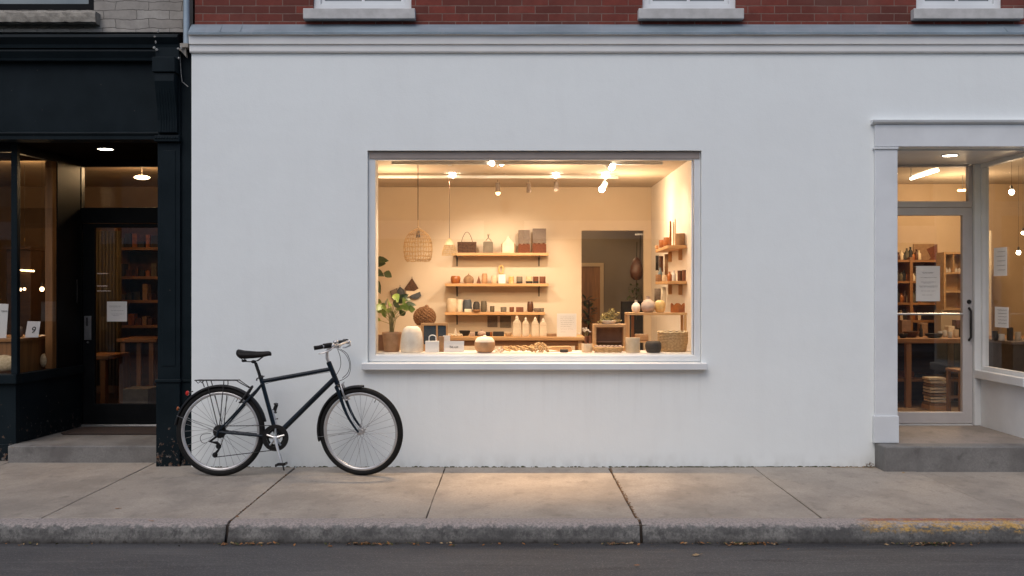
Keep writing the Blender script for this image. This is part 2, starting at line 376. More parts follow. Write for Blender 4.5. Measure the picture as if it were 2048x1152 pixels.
    def build(s, name, mat, parent=None, smooth=False, bevel=0, seg=2, origin=None, angle=40):
        bm = s.bm
        bmesh.ops.remove_doubles(bm, verts=bm.verts, dist=1e-5)
        bmesh.ops.recalc_face_normals(bm, faces=bm.faces)
        if parent is not None: o0 = WL[parent.name]
        elif origin is not None: o0 = Vector(origin)
        else:
            xs = [v.co for v in bm.verts]
            o0 = Vector(((min(v.x for v in xs)+max(v.x for v in xs))/2, (min(v.y for v in xs)+max(v.y for v in xs))/2, min(v.z for v in xs)))
        bmesh.ops.translate(bm, verts=bm.verts, vec=-o0)
        me = bpy.data.meshes.new(name); bm.to_mesh(me); bm.free()
        me.materials.append(M[mat] if isinstance(mat, str) else mat)
        if smooth:
            for p in me.polygons: p.use_smooth = True
        o = bpy.data.objects.new(name, me); COL.objects.link(o)
        if smooth:
            try: me.set_sharp_from_angle(angle=radians(angle))
            except Exception: pass
        if bevel:
            b = o.modifiers.new('bevel', 'BEVEL'); b.width = bevel; b.segments = seg; b.limit_method = 'ANGLE'; b.angle_limit = radians(40)
            try: b.harden_normals = False
            except Exception: pass
        if parent is not None: o.parent = parent
        else: o.location = o0
        WL[o.name] = o0
        return o

def tag(o, label=None, cat=None, group=None, kind=None):
    if label: o['label'] = label
    if cat: o['category'] = cat
    if group: o['group'] = group
    if kind: o['kind'] = kind
    return o
def thing(name, label, cat, loc=(0,0,0), group=None):
    o = bpy.data.objects.new(name, None); COL.objects.link(o); o.location = loc
    o.empty_display_size = .1; WL[o.name] = Vector(loc)
    return tag(o, label, cat, group)
def part_empty(name, parent):
    o = bpy.data.objects.new(name, None); COL.objects.link(o); o.parent = parent
    o.empty_display_size = .1; WL[o.name] = WL[parent.name]
    return o
def box(name, mat, parent, *c, bevel=0, **kw): return MB().box(*c).build(name, mat, parent, bevel=bevel, **kw)

def holed(x0, x1, z0, z1, y0, y1, holes):
    """a wall slab between y0 and y1 with rectangular openings (hx0,hx1,hz0,hz1)"""
    mb = MB()
    xs = sorted({x0, x1, *[h[0] for h in holes], *[h[1] for h in holes]}); zs = sorted({z0, z1, *[h[2] for h in holes], *[h[3] for h in holes]})
    xs = [x for x in xs if x0 <= x <= x1]; zs = [z for z in zs if z0 <= z <= z1]
    def solid(i, j):
        if i < 0 or j < 0 or i >= len(xs)-1 or j >= len(zs)-1: return False
        cx, cz = (xs[i]+xs[i+1])/2, (zs[j]+zs[j+1])/2
        return not any(h[0] < cx < h[1] and h[2] < cz < h[3] for h in holes)
    for i in range(len(xs)-1):
        for j in range(len(zs)-1):
            if not solid(i, j): continue
            a, b, c, d = xs[i], xs[i+1], zs[j], zs[j+1]
            mb.quad((a,y0,c), (b,y0,c), (b,y0,d), (a,y0,d)); mb.quad((a,y1,c), (a,y1,d), (b,y1,d), (b,y1,c))
            if not solid(i-1, j): mb.quad((a,y0,c), (a,y0,d), (a,y1,d), (a,y1,c))
            if not solid(i+1, j): mb.quad((b,y0,c), (b,y1,c), (b,y1,d), (b,y0,d))
            if not solid(i, j-1): mb.quad((a,y0,c), (a,y1,c), (b,y1,c), (b,y0,c))
            if not solid(i, j+1): mb.quad((a,y0,d), (b,y0,d), (b,y1,d), (a,y1,d))
    return mb
def ringframe(x0, x1, z0, z1, y0, y1, w, wb=None, wt=None, wl=None, wr=None):
    wb = w if wb is None else wb; wt = w if wt is None else wt; wl = w if wl is None else wl; wr = w if wr is None else wr
    return holed(x0, x1, z0, z1, y0, y1, [(x0+wl, x1-wr, z0+wb, z1-wt)])
def lamp(kind, loc, energy, color=(1,.78,.52), parent=None, aim=None, size=.05, spot=90, blend=.6, name='lamp_or_fill_light'):
    l = bpy.data.lights.new(name, kind); l.energy = energy; l.color = color
    if kind == 'SPOT': l.spot_size = radians(spot); l.spot_blend = blend
    if kind != 'SUN': l.shadow_soft_size = size
    o = bpy.data.objects.new(name, l); COL.objects.link(o)
    off = WL[parent.name] if parent is not None else Vector((0,0,0))
    o.location = Vector(loc) - off
    if parent is not None: o.parent = parent
    if aim is not None:
        o.rotation_euler = (Vector(aim) - Vector(loc)).to_track_quat('-Z', 'Y').to_euler()
    return o
def scribble(lines, x0, x1, y, mat_w=.0012, amp=.003, seed=1, fill=1.0):
    """handwriting: thin wavy strokes; lines is a list of (z, start, end) in 0..1 of the width"""
    rr = random.Random(seed); mb = MB(); W = x1 - x0
    for z, a, b in lines:
        xx = x0 + a*W; end = x0 + b*W
        while xx < end:
            wl = rr.uniform(.06, .16)*W; pts = []; k = max(4, int(wl/.005))
            for i in range(k+1):
                pts.append((min(xx + wl*i/k, end), y, z + amp*sin(i*1.9+rr.random())*rr.uniform(.3, 1)))
            mb.tube(pts, mat_w, 3, cap=False); xx += wl + rr.uniform(.02, .04)*W
    return mb
def text(body, name, x, y, z, size, mat, parent, align='CENTER', rotx=90, rotz=0, shear=0):
    c = bpy.data.curves.new(name, 'FONT'); c.body = body; c.size = size; c.align_x = align; c.extrude = .0008; c.shear = shear
    o = bpy.data.objects.new(name, c); COL.objects.link(o)
    o.rotation_euler = (radians(rotx), 0, radians(rotz)); o.location = (x, y, z)
    bpy.context.view_layer.update()
    dg = bpy.context.evaluated_depsgraph_get(); me = bpy.data.meshes.new_from_object(o.evaluated_get(dg)); mw = o.matrix_world.copy()
    bpy.data.objects.remove(o); me.transform(mw)
    off = WL[parent.name]; me.transform(Matrix.Translation(-off))
    me.materials.clear(); me.materials.append(M[mat])
    ob = bpy.data.objects.new(name, me); COL.objects.link(ob); ob.parent = parent; WL[ob.name] = off
    return ob
# ================================================================== SETTING: road, kerb, pavement
jx = [-8.2, -6.95, -5.7, -4.42, -3.13, -1.85, -.57, .828, 2.06, 3.37, 4.68, 6.0, 7.3, 8.6]
jw = {-1.85: .011, .828: .014}
KB = -2.0        # back of the kerb
tag(MB().box(-9.5, 9.5, KB-.15, .42, -.20, -.012).build('pavement_bed', 'joint'), kind='structure')
mb = MB()
for a, b in zip(jx, jx[1:]):
    wa, wb = jw.get(a, .004), jw.get(b, .004); dz = R(-.0015, .0015)
    nx = 7
    # a slightly wandering edge at both sides of each slab
    poly = []
    w1_ = .003*sin(a*7); 
    for i in range(17):
        w1_ += R(-.003,.003); w1_ = max(-.003, min(.010, w1_)); poly.append((a+wa/2+w1_, KB+R(.004,.013)*(1 if i == 0 else 0)+(.40-KB-.006)*i/16))
    for i in range(17): poly.append((b-wb/2-R(0, .004), .40-(.40-KB-.008)*i/16))
    mb.prismz(poly, -.10, dz)
tag(mb.build('pavement', 'pave', bevel=.003, seg=1), kind='structure')
# kerb: rounded nose, battered face, two cast lengths meeting in open joints
kj = [-9.5, -6.2, -1.850, .838, 4.3, 7.4, 9.5]
mb = MB()
for a, b in zip(kj, kj[1:]):
    n = max(8, int((b-a)/.12)); prof = []
    for i in range(n+1):
        x = a+.010 + (b-a-.020)*i/n
        jit = R(-.0012, .0012); e = .0 if 0 < i < n else .02
        pr = [(KB-.004, -.2), (KB-.004, .0), (KB-.10, .001), (KB-.145-jit, -.004-e*.4), (KB-.170-jit-R(-.001,.001)+e*.5, -.022+R(-.001,.001)),
              (KB-.180-jit+e, -.05), (KB-.190-jit, -.09), (KB-.200-R(0,.001), -.125), (KB-.2, -.2)]
        prof.append([mb.v((x, p[0], p[1])) for p in pr])
    for p, q in zip(prof, prof[1:]):
        for j in range(len(p)-1): mb.bm.faces.new((p[j], p[j+1], q[j+1], q[j]))
    mb.bm.faces.new(prof[0]); mb.bm.faces.new(prof[-1][::-1])
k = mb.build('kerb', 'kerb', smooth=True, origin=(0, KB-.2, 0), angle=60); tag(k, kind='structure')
# road: gentle camber, one sheet to well past the far kerb
mb = MB(); ys = [KB-.19, -2.3, -2.5, -2.9, -3.6, -5, -8, -11, -14.0]; zs = [-.121, -.121, -.118, -.112, -.10, -.08, -.07, -.08, -.12]
xs = [-60, -30, -15, -9, -6, -3, 0, 3, 6, 9, 15, 30, 60]
g = [[mb.v((x, y, z)) for x in xs] for y, z in zip(ys, zs)]
for i in range(len(ys)-1):
    for j in range(len(xs)-1): mb.bm.faces.new((g[i][j], g[i][j+1], g[i+1][j+1], g[i+1][j]))
tag(mb.build('road', 'asphalt', origin=(0, KB-.2, -.12)), kind='structure')
tag(MB().quad((-60,-60,-.13), (60,-60,-.13), (60,60,-.13), (-60,60,-.13)).build('ground', 'asphalt', origin=(0,-60,-.13)), kind='structure')
tag(MB().box(-60, 60, -17, -14.0, -.2, .0).build('far_pavement', 'pave'), kind='structure')
# side walks beyond the two shop fronts
for a, b in ((-60, -9.5), (9.5, 60)):
    tag(MB().box(a, b, KB-.18, .42, -.2, -.001).build('pavement_beyond', 'pave'), kind='structure')

# building across the street (shows as a faint reflection in the glass)
ob = thing('opposite_building', 'brown brick terrace across the street, reflected in the shop glass', 'building', (0, -17, 0))
hs = []
for i in range(-6, 6):
    hs += [(i*3.0+.7, i*3.0+2.3, 3.6, 5.3)]
hs += [(i*4.5+.5, i*4.5+3.6, .5, 2.7) for i in range(-4, 4)]
holed(-20, 20, 0, 6.4, -17.3, -17, hs).build('wall', 'opp_brick', ob)
m2 = MB()
for h in hs: m2.box(h[0], h[1], -17.2, -17.16, h[2], h[3])
m2.build('window', 'glass_up', ob)
MB().box(-20.1, 20.1, -17.35, -16.7, 6.4, 6.75).build('cornice', 'cornice', ob)
m2 = MB()
for i in range(-4, 4): m2.box(i*4.5+.3, i*4.5+3.8, -17.0, -16.93, 2.75, 3.2)
m2.build('shop_sign_band', 'trim', ob)

# ================================================================== WHITE SHOP BUILDING
B = thing('white_shop_building', 'white painted shop with a large lit window under a red brick upper storey', 'building', (1.0, 0, 0))
WX0, WX1 = X(383), 7.6
wx0, wx1, wz0, wz1 = X(735), X(1403), Z(725), Z(301)      # window opening
dx0, dx1, dz0, dz1 = 3.295, 4.56, -.05, 2.735              # doorway opening
sx0, sx1 = 4.75, 7.1                                        # second display window, past the frame
TOP = Z(106)
holed(WX0, WX1, -.02, TOP, 0, .14, [(wx0, wx1, wz0, wz1), (dx0, dx1, -.02, dz1), (sx0, sx1, .76, 2.68)]).build('facade_wall', 'wall', B, origin=None)
# crack of dark grime along the foot of the wall
# cornice: two lapped boards and a metal drip edge
cz = Z(106)
MB().prismx([(.1, cz), (-.022, cz), (-.028, cz+.012), (-.028, Z(91)), (-.045, Z(90)), (-.05, Z(74)), (-.062, Z(72)), (.1, Z(70))], X(381), WX1+.05).build('cornice', 'cornice', B)
zf = Z(70)
mbx = MB(); n = 60; pr = []
for i in range(n+1):
    x = X(381) + (WX1+.05-X(381))*i/n; w = R(-.0018, .0018); u = R(-.003, .003)
    pr.append([mbx.v(p) for p in ((x, -.075, zf-.012+w), (x, -.078, zf+.006+w), (x, -.07, zf+.010+w), (x, .028+u, Z(50)+.012), (x, .04, Z(50)+.012))])
for p, q in zip(pr, pr[1:]):
    for j in range(4): mbx.bm.faces.new((p[j], p[j+1], q[j+1], q[j]))
mbx.build('roof_flashing', 'zinc', B, smooth=True, angle=50)
mbx = MB()
for px in (444, 484, 2007, 1300, 860): mbx.prism([(X(px)-.004, zf+.012), (X(px)+.004, zf+.012), (X(px)+.004, Z(51)), (X(px)-.004, Z(51))], -.075, .04)
mbx.T = Matrix.Identity(4); mbx.bm.free()
for px in (444, 484, 2007): 
    mbx = MB(); a = Vector((X(px), -.074, zf+.014)); b = Vector((X(px), .022, Z(52)+.014)); mbx.tube([a, b], .0035, 5); mbx.build('flashing_seam', 'zinc', B)
# brick storey
BY = .03
uw = [(625, 822), (1286, 1474), (1835, 2008)]
sl = [(608, 831), (1276, 1486), (1824, 2043)]
bz = Z(50)
uh = [(X(a), X(b), Z(18)-.006, 5.3) for a, b in uw] + [(4.9, 5.75, Z(18)-.006, 5.3)]
holed(WX0+.02, WX1, bz-.02, 6.6, BY, BY+.25, uh).build('brick_wall', 'brick', B)
for i, ((a, b), (c, d)) in enumerate(zip(uw + [(2170, 2370)], sl + [(2158, 2382)])):
    x0, x1 = X(a), X(b)
    fr = ringframe(x0, x1, Z(18)-.004, 5.29, BY+.03, BY+.10, .06).build('window', 'trim', B, bevel=.004)
    ringframe(x0+.062, x1-.062, Z(18)+.058, 5.22, BY+.045, BY+.085, .03).build('sash', 'trim', fr, bevel=.003)
    xm = (x0+x1)/2; MB().box(xm-.012, xm+.012, BY+.05, BY+.08, Z(18)+.09, 5.19).build('glazing_bar', 'trim', fr)
    MB().quad((x0+.09, BY+.065, Z(18)+.08), (x1-.09, BY+.065, Z(18)+.08), (x1-.09, BY+.065, 5.2), (x0+.09, BY+.065, 5.2)).build('pane', 'glass_up', fr)
    m2 = MB(); xs0, xs1 = X(c), X(d); m2.box(xs0, xs1, -.045, BY+.03, Z(40), Z(19)); m2.build('sill', 'sill_stone', fr, bevel=.006)
MB().box(WX0, WX1, -.1, 7.0, 6.6, 6.75).build('roof', 'zinc', B)
holed(WX0+.02, WX1, .0, 6.6, 6.6, 6.8, []).build('rear_wall', 'brick', B)
for x in (WX0+.03, WX1-.15): MB().box(x, x+.12, .15, 6.59, -.02, 6.58).build('side_wall', 'brick', B)
# ---- the display window
W = part_empty('display_window', B)
m2 = MB()
y0, y1 = .035, .115
ringframe(wx0+.002, wx1-.002, wz0+.004, wz1-.002, y0, y1, .055, wb=.052, wt=.075, wl=.06, wr=.055).build('frame', 'trim', W, bevel=.004)
ringframe(X(748, .06), X(1386, .06), Z(712, .06), Z(318, .06), .055, .10, .012).build('glazing_bead', 'trim', W, bevel=.002)
MB().quad((X(750,.08), .08, Z(711,.08)), (X(1385,.08), .08, Z(711,.08)), (X(1385,.08), .08, Z(319,.08)), (X(750,.08), .08, Z(319,.08))).build('pane', 'glass', W)
MB().box(wx0+.012, wx1-.012, .027, .0345, Z(317.5,.03), wz1-.006).build('head_shade_strip', 'head_shade', W, bevel=.002)  # added strip over the top rail, its shade painted in as colour
MB().box(X(723,-.06), X(1415,-.06), -.07, .034, Z(740,-.06), Z(726.5,-.06)).build('sill', 'trim', W, bevel=.006)
MB().box(X(731,-.02), X(1407,-.02), -.028, .0, Z(746,-.02)+.004, Z(740,-.06)-.001).build('sill_apron', 'trim', W, bevel=.003)
# ---- door surround
m2 = MB()
MB().box(X(1750,-.03), 4.75, -.03, 0-.001, Z(293,-.03), Z(249,-.03)).build('door_lintel', 'trim', B, bevel=.003)
MB().prismx([(-.001, Z(249)-.004), (-.035, Z(248,-.03)), (-.06, Z(244,-.05)), (-.065, Z(240,-.05)), (-.001, Z(239,-.05))], X(1745,-.05), 4.8).build('lintel_moulding', 'trim', B)
MB().box(X(1750,-.03), X(1795,-.03), -.03, -.001, Z(832,-.03), Z(298,-.03)).build('door_casing', 'trim', B, bevel=.003)
MB().box(X(1748,-.04), X(1797,-.04), -.042, -.001, Z(298,-.04), Z(294,-.04)).build('casing_cap', 'trim', B, bevel=.002)
MB().box(X(1748,-.045), X(1798,-.045), -.048, -.001, .212, Z(832,-.045)).build('casing_plinth', 'trim', B, bevel=.004)
MB().box(4.56, 4.74, -.03, -.001, .212, Z(298,-.03)).build('door_casing', 'trim', B, bevel=.003)
# ---- right entrance: step, recess, door
ST = .21; DY = 1.15
MB().box(3.10, 6.4, -.235, -.049, -.02, ST).build('entrance_step', 'step', B, bevel=.012)
MB().box(3.10, 3.294, -.05, -.001, -.02, ST-.002).build('step_end', 'step', B)
MB().box(3.296, 4.5, -.048, DY+.06, .0, ST-.003).build('entrance_floor', 'tread', B)
MB().box(4.575, 6.4, -.05, -.002, -.02, ST-.004).build('step_back', 'step', B)
MB().box(3.2, 4.56, .141, DY+.1, 2.722, 2.80).build('recess_ceiling', 'trim', B)
MB().box(3.2, 3.294, .141, DY+.1, 0, 2.72).build('recess_wall', 'trim', B)
# side return: bulkhead, sill, frame and glass in the plane x = 4.5
MB().box(4.5, 4.60, -.0, DY+.0, ST-.01, .665).build('bulkhead', 'trim', B, bevel=.003) if False else MB().box(4.5, 4.60, .142, DY+.05, ST-.01, .665).build('bulkhead', 'trim', B)
MB().box(4.44, 4.64, .143, DY-.04, .667, .745).build('bulkhead_sill', 'trim', B, bevel=.006)
SW = part_empty('side_window', B)
def yframe(xa, xb, ya, yb, za, zb, w):
    m = MB(); m.box(xa, xb, ya, yb, za, za+w); m.box(xa, xb, ya, yb, zb-w, zb); m.box(xa, xb, ya, ya+w, za+w, zb-w); m.box(xa, xb, yb-w, yb, za+w, zb-w); return m
yframe(4.50, 4.56, .145, DY-.045, .747, 2.72, .035).build('frame', 'trim', SW)
MB().quad((4.53, .17, .775), (4.53, DY-.07, .775), (4.53, DY-.07, 2.69), (4.53, .17, 2.69)).build('pane', 'glass_d', SW)
MB().box(4.44, 4.56, DY-.043, DY+.05, ST, 2.721).build('corner_post', 'trim', B, bevel=.003)
# front display window right of the entrance
FW = part_empty('display_window', B)
ringframe(sx0, sx1, .76, 2.68, .04, .10, .05).build('frame', 'trim', FW, bevel=.004)
MB().quad((sx0+.04, .07, .8), (sx1-.04, .07, .8), (sx1-.04, .07, 2.64), (sx0+.04, .07, 2.64)).build('pane', 'glass', FW)
MB().box(sx0-.05, sx1+.05, -.06, .035, .69, .757).build('sill', 'trim', FW, bevel=.004)
# transom
dl, dr = 3.36, 4.438
TR = part_empty('transom_window', B)
ringframe(3.296, dr, Z(415,DY), 2.719, DY, DY+.07, .05, wb=.06, wt=.02, wl=.08, wr=.035).build('frame', 'alu', TR, bevel=.002)
MB().quad((3.36, DY+.035, 2.37), (dr-.03, DY+.035, 2.37), (dr-.03, DY+.035, 2.71), (3.36, DY+.035, 2.71)).build('pane', 'glass', TR)
MB().box(3.296, dl-.001, DY, DY+.07, ST, Z(415,DY)-.001).build('door_jamb', 'alu', B)
MB().box(dl, dr, DY-.01, DY+.07, ST-.002, ST+.008).build('threshold', 'trim', B)
D = ringframe(dl, dr, ST+.014, Z(416,DY), DY-.005, DY+.05, .09, wb=.11, wt=.072, wl=.09, wr=.096).build('door', 'alu', B, bevel=.004)
MB().quad((dl+.08, DY+.02, .31), (dr-.09, DY+.02, .31), (dr-.09, DY+.02, 2.25), (dl+.08, DY+.02, 2.25)).build('pane', 'glass', D)
MB().tube([(dl+.09, DY-.03, Z(628,DY)), (dr-.096, DY-.03, Z(628,DY))], .010, 8).build('push_bar', 'steel', D, smooth=True)
hx = X(1942, DY-.05)
MB().tube([(hx, DY-.006, Z(616,DY)), (hx, DY-.05, Z(622,DY)), (hx-.004, DY-.055, Z(648,DY)), (hx, DY-.05, Z(674,DY)), (hx, DY-.006, Z(680,DY))], .012, 8).build('handle', 'dark_metal', D, smooth=True)
MB().lathe((hx, DY-.006, Z(603.5,DY)), [(0,-.014), (.018,-.014), (.022,0)], 16, axis='y').build('lock', 'dark_metal', D, smooth=True)

# ---- main room shell: walls as parts of the building
RX0, RX1, RB, RZ, RF = -1.9, 1.74, 4.16, 2.79, .1
ix0, ix1, it = X(1163,RB), X(1288,RB), Z(461,RB)
holed(RX0-.1, RX1+.001, RF, RZ, RB, RB+.1, [(ix0, ix1, RF, it)]).build('interior_back_wall', 'room_wall', B)
MB().box(RX1, RX1+.09, .141, RB+.1, RF, RZ).build('interior_side_wall', 'inner_white', B)
MB().box(RX0-.1, RX0, .141, RB, RF, RZ).build('interior_side_wall', 'room_wall', B)
MB().box(RX0-.1, RX1+.09, .141, RB+.1, RZ, RZ+.1).build('interior_ceiling', 'ceil', B)
MB().box(RX0-.1, RX1+.09, .141, 6.5, .0, RF).build('interior_floor', 'floor', B)
MB().box(wx0+.01, wx1+.0, .142, .56, Z(712,.3)-.06, .965).build('display_ledge', 'inner_white', B, bevel=.004)
MB().box(wx0-.0, wx1+.0, .142, .17, RF, .90).build('display_ledge_front', 'inner_white', B)
# white lining at both ends of the display recess
MB().box(wx0-.0, X(752,.25), .142, .40, .966, 2.66).build('window_lining', 'inner_white', B)
# back room
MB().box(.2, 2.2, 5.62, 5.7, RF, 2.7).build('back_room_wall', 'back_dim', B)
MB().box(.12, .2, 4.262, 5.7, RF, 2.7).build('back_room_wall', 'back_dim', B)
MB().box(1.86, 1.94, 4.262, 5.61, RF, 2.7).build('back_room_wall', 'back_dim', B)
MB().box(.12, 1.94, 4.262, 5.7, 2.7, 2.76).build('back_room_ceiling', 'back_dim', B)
fx0, fx1, fz = X(1150,5.6), X(1200,5.6), Z(533,5.6)
ringframe(fx0-.05, fx1+.05, RF, fz+.05, 5.58, 5.619, .05, wb=0.0).build('inner_door_frame', 'room_tan', B)
MB().box(fx0, fx1, 5.60, 5.618, RF, fz).build('inner_door', 'oakz', B)
# ---- right room shell
QX0, QX1, QB = 1.95, 8.8, 5.4
MB().box(QX0, QX1, QB, QB+.1, ST, 2.95).build('interior_back_wall', 'room_tan', B)
MB().box(QX0, QX0+.02, .141, QB, ST, 2.95).build('interior_side_wall', 'room_tan', B)
MB().box(7.4, 7.5, .3, QB, ST, 2.95).build('interior_side_wall', 'room_tan', B)
MB().box(QX0, QX1, DY+.101, QB+.1, 2.95, 3.0).build('interior_ceiling', 'ceil', B)
MB().box(4.561, 7.6, .142, DY+.1, 2.96, 3.0).build('interior_ceiling', 'ceil', B)
MB().box(QX0, 7.5, DY+.061, QB, .12, ST-.002).build('interior_floor', 'floor', B)
MB().box(4.601, 7.5, .142, DY+.06, .12, ST-.004).build('interior_floor', 'floor', B)
MB().box(QX0+.02, 3.296, DY, DY+.08, ST, 2.95).build('interior_partition', 'room_tan', B)
MB().box(3.297, 4.56, DY+.02, DY+.06, 2.722, 2.95).build('transom_head', 'trim', B)

# ================================================================== BLACK SHOP BUILDING
K = thing('black_shop_building', 'black painted shopfront with recessed door under a grey stone upper storey', 'building', (-4.6, .1, 0))
LX0 = -8.6; lx1 = X(308)
PY = .10     # plane of the fascia
ZB = 2.815   # underside of the fascia
# upper stone wall
holed(LX0, X(366,.2), Z(64,.2), 6.4, .2, .45, [(X(-120,.2), X(188,.2), Z(20,.2), 5.4), (-7.6, -6.5, Z(20,.2), 5.4)]).build('stone_wall', 'stone_block', K)
MB().box(X(366,.2), X(384,.2)-.004, .24, .45, Z(64,.2), 6.4).build('wall_return', 'dark_metal', K)
def upwin(a, b):
    fr = ringframe(a+.01, b-.01, Z(20,.24), 5.38, .24, .32, .055).build('window', 'black2', K, bevel=.004)
    MB().quad((a+.06, .28, Z(20,.24)+.05), (b-.06, .28, Z(20,.24)+.05), (b-.06, .28, 5.35), (a+.06, .28, 5.35)).build('pane', 'glass_up', fr)
    m2 = MB(); n = 40; c, d = a-.06, b+.055; rows = []
    for i in range(n+1):
        x = c + (d-c)*i/n
        rows.append([m2.v((x, y+R(-.004,.004), z+R(-.004,.004))) for y, z in ((.21, Z(22,.1)), (.10, Z(22,.1)-.004), (.085, Z(26,.1)), (.085, Z(34,.1)), (.09, Z(44,.1)), (.12, Z(46.5,.1)), (.21, Z(46,.1)))])
    for p, q in zip(rows, rows[1:]):
        for j in range(6): m2.bm.faces.new((p[j], p[j+1], q[j+1], q[j]))
    m2.bm.faces.new(rows[0]); m2.bm.faces.new(rows[-1])
    m2.build('sill', 'rough_sill', fr)
upwin(X(-120,.2), X(188,.2)); upwin(-7.6, -6.5)
# shop cornice, fascia, mouldings
fx = X(312)
MB().prismx([(.3, Z(64)), (.02, Z(67)), (-.03, Z(71)), (-.035, Z(76)), (.01, Z(88)), (.015, Z(95)), (.3, Z(95))], LX0, X(357)).build('cornice', 'black', K)
MB().prismx([(.3, Z(97)), (.03, Z(97)), (.025, Z(101)), (.055, Z(113)), (.06, Z(118)), (.3, Z(118))], LX0, fx-.002).build('cornice_bed_moulding', 'black', K)
MB().box(LX0, fx-.001, PY+.03, .3, Z(264,PY), Z(118)+.0).build('fascia_board', 'black', K)
MB().prismx([(.129, Z(262,PY)), (.09, Z(265,PY)), (.085, Z(267,PY)), (.10, Z(272,PY)), (.10, ZB), (.3, ZB)], LX0, fx-.002).build('fascia_moulding', 'black', K)
# corner pilaster
MB().box(X(312), X(357), .04, .42, .745, Z(284)).build('pilaster_shaft', 'black', K, bevel=.003)
MB().box(X(312), X(357), .05, .42, Z(284), Z(117)).build('pilaster_head', 'black', K)
MB().box(X(312), X(358), -.01, .42, Z(117), Z(95)).build('cornice_return', 'black', K)
MB().box(X(321), X(348), .034, .04, .86, Z(300)).build('pilaster_panel', 'black', K, bevel=.003)
MB().box(X(357)+.001, X(380), .07, .42, -.02, Z(96)).build('pilaster_return', 'black', K, bevel=.003)
MB().box(X(310), X(357.5), .025, .42, -.02, .72).build('pilaster_base', 'black', K, bevel=.004)
MB().box(X(308), X(360), .012, .42, .72, .748).build('base_moulding', 'black', K, bevel=.006)
MB().box(X(357.5)+.001, X(381), .06, .42, .72, .742).build('base_moulding', 'black', K, bevel=.004)
c = part_empty('console', K)
MB().box(X(311), X(356), -.09, .3, Z(145,-.05), Z(118)).build('block', 'black', c, bevel=.004)
m2 = MB(); m2.prismx([(.04, Z(146,-.05)), (-.07, Z(147,-.05)), (-.075, Z(165)), (-.05, Z(185)), (-.01, Z(215)), (.01, Z(240)), (.012, Z(264)), (.04, Z(266))], X(315), X(353)); m2.build('bracket', 'black', c)
m2 = MB()
for i in range(6):
    x = X(321 + i*5.4); m2.tube([(x, -.068, Z(162)), (x, -.045, Z(186)), (x, -.006, Z(216)), (x, .012, Z(240)), (x, .014, Z(262))], .007, 6)
m2.build('flute', 'black', c, smooth=True)
MB().box(X(308), X(359), -.005, .3, Z(283), Z(271)).build('necking', 'black', c, bevel=.006)
m2 = MB()
for i in range(9): m2.ell((X(312+i*5.4), -.008, Z(276)), .009, .006, .010, 8, 6)
m2.build('bead', 'black', c, smooth=True)
# flaked edge beside the white wall, cable and pipe
for i in range(34):
    m2 = MB()
    z = R(.12, 2.15); w = R(.003, .012); h = R(.012, .09)
    if R(0,1) < .5: z = R(.9, 1.9)
    x = X(379.5); m2.prism([(x-w*.7, z), (x+.004, z-h*.2), (x+.004, z+h), (x-w*.3, z+h*.7)], .0665, .0685)
    m2.build('paint_flake', 'chip', K)
for px, py in ((316,62), (309,73), (311,84), (313,99), (308,95), (356,97), (362,95), (357,116)):
    x, z = X(px,-.04), Z(py,-.04); m2 = MB(); m2.ell((x, -.036, z), R(.006,.013), .006, R(.008,.018), 6, 4); m2.build('paint_flake', 'chip', K)
MB().tube([(X(373), -.0, Z(-150)), (X(373), -.0, Z(88))], .027, 12).build('downpipe', 'zinc', K, smooth=True)
m2 = MB(); m2.box(X(362), X(378), -.03, .08, Z(96), Z(88)); m2.prism([(X(358),Z(99)), (X(371),Z(88)), (X(373),Z(115)), (X(368),Z(108))], -.01, .03); m2.build('broken_pipe_bracket', 'rough_sill', K)
MB().tube([(X(357), .03, Z(100)), (X(360), .03, Z(145)), (X(362), .03, Z(162)), (X(374), .03, Z(172))], .0035, 5).build('loose_cable', 'chip', K)
# step and recess
LS = .148; LDY = 1.53; cxl = -4.40; LY = .32
RXP = X(312)
m2 = MB(); m2.box(cxl-.02, RXP+.02, .225, .50, -.02, LS); m2.build('entrance_step', 'step', K, bevel=.012)
MB().prismz([(cxl, .47), (RXP+.02, .501), (RXP+.02, LDY+.08), (-4.33, LDY+.08)], .0, LS-.004).build('entrance_floor', 'step', K)
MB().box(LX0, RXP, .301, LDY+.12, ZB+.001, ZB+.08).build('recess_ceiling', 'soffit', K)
MB().box(RXP-.0, RXP+.10, .421, LDY+.1, 0, ZB).build('recess_wall', 'black2', K)
# bulkheads
zb0, zb1 = .70, .765
MB().box(LX0, cxl+.0, LY+.02, LY+.10, -.02, zb0-.02).build('bulkhead', 'black', K, bevel=.003)
MB().box(LX0, cxl-.02, LY-.0, LY+.02, -.02, LS-.0).build('bulkhead_plinth', 'black', K, bevel=.004)
MB().box(LX0, cxl+.02, LY-.02, LY+.11, zb0-.018, zb1).build('bulkhead_sill', 'black', K, bevel=.006)
MB().prismz([(cxl, LY+.101), (-4.30, LDY), (-4.40, LDY), (cxl-.09, LY+.101)], LS, zb0-.02).build('bulkhead', 'black', K)
MB().prismz([(cxl+.025, LY+.111), (-4.275, LDY-.02), (-4.38, LDY-.02), (cxl-.07, LY+.111)], zb0-.018, zb1-.003).build('bulkhead_sill', 'black', K)
MB().box(cxl-.035, cxl+.02, LY+.0, LY+.06, zb1+.001, ZB).build('corner_post', 'black', K, bevel=.004)
MB().prismz([(cxl-.01, LY+.061), (-4.30, LDY), (-4.36, LDY), (cxl-.06, LY+.061)], 2.735, ZB).build('side_window_head', 'black2', K)
MB().box(LX0, cxl-.036, LY+.0, LY+.06, 2.735, ZB).build('window_head', 'black2', K)
sp = lambda y: cxl + (y-LY)*.08
w1 = part_empty('side_window', K)
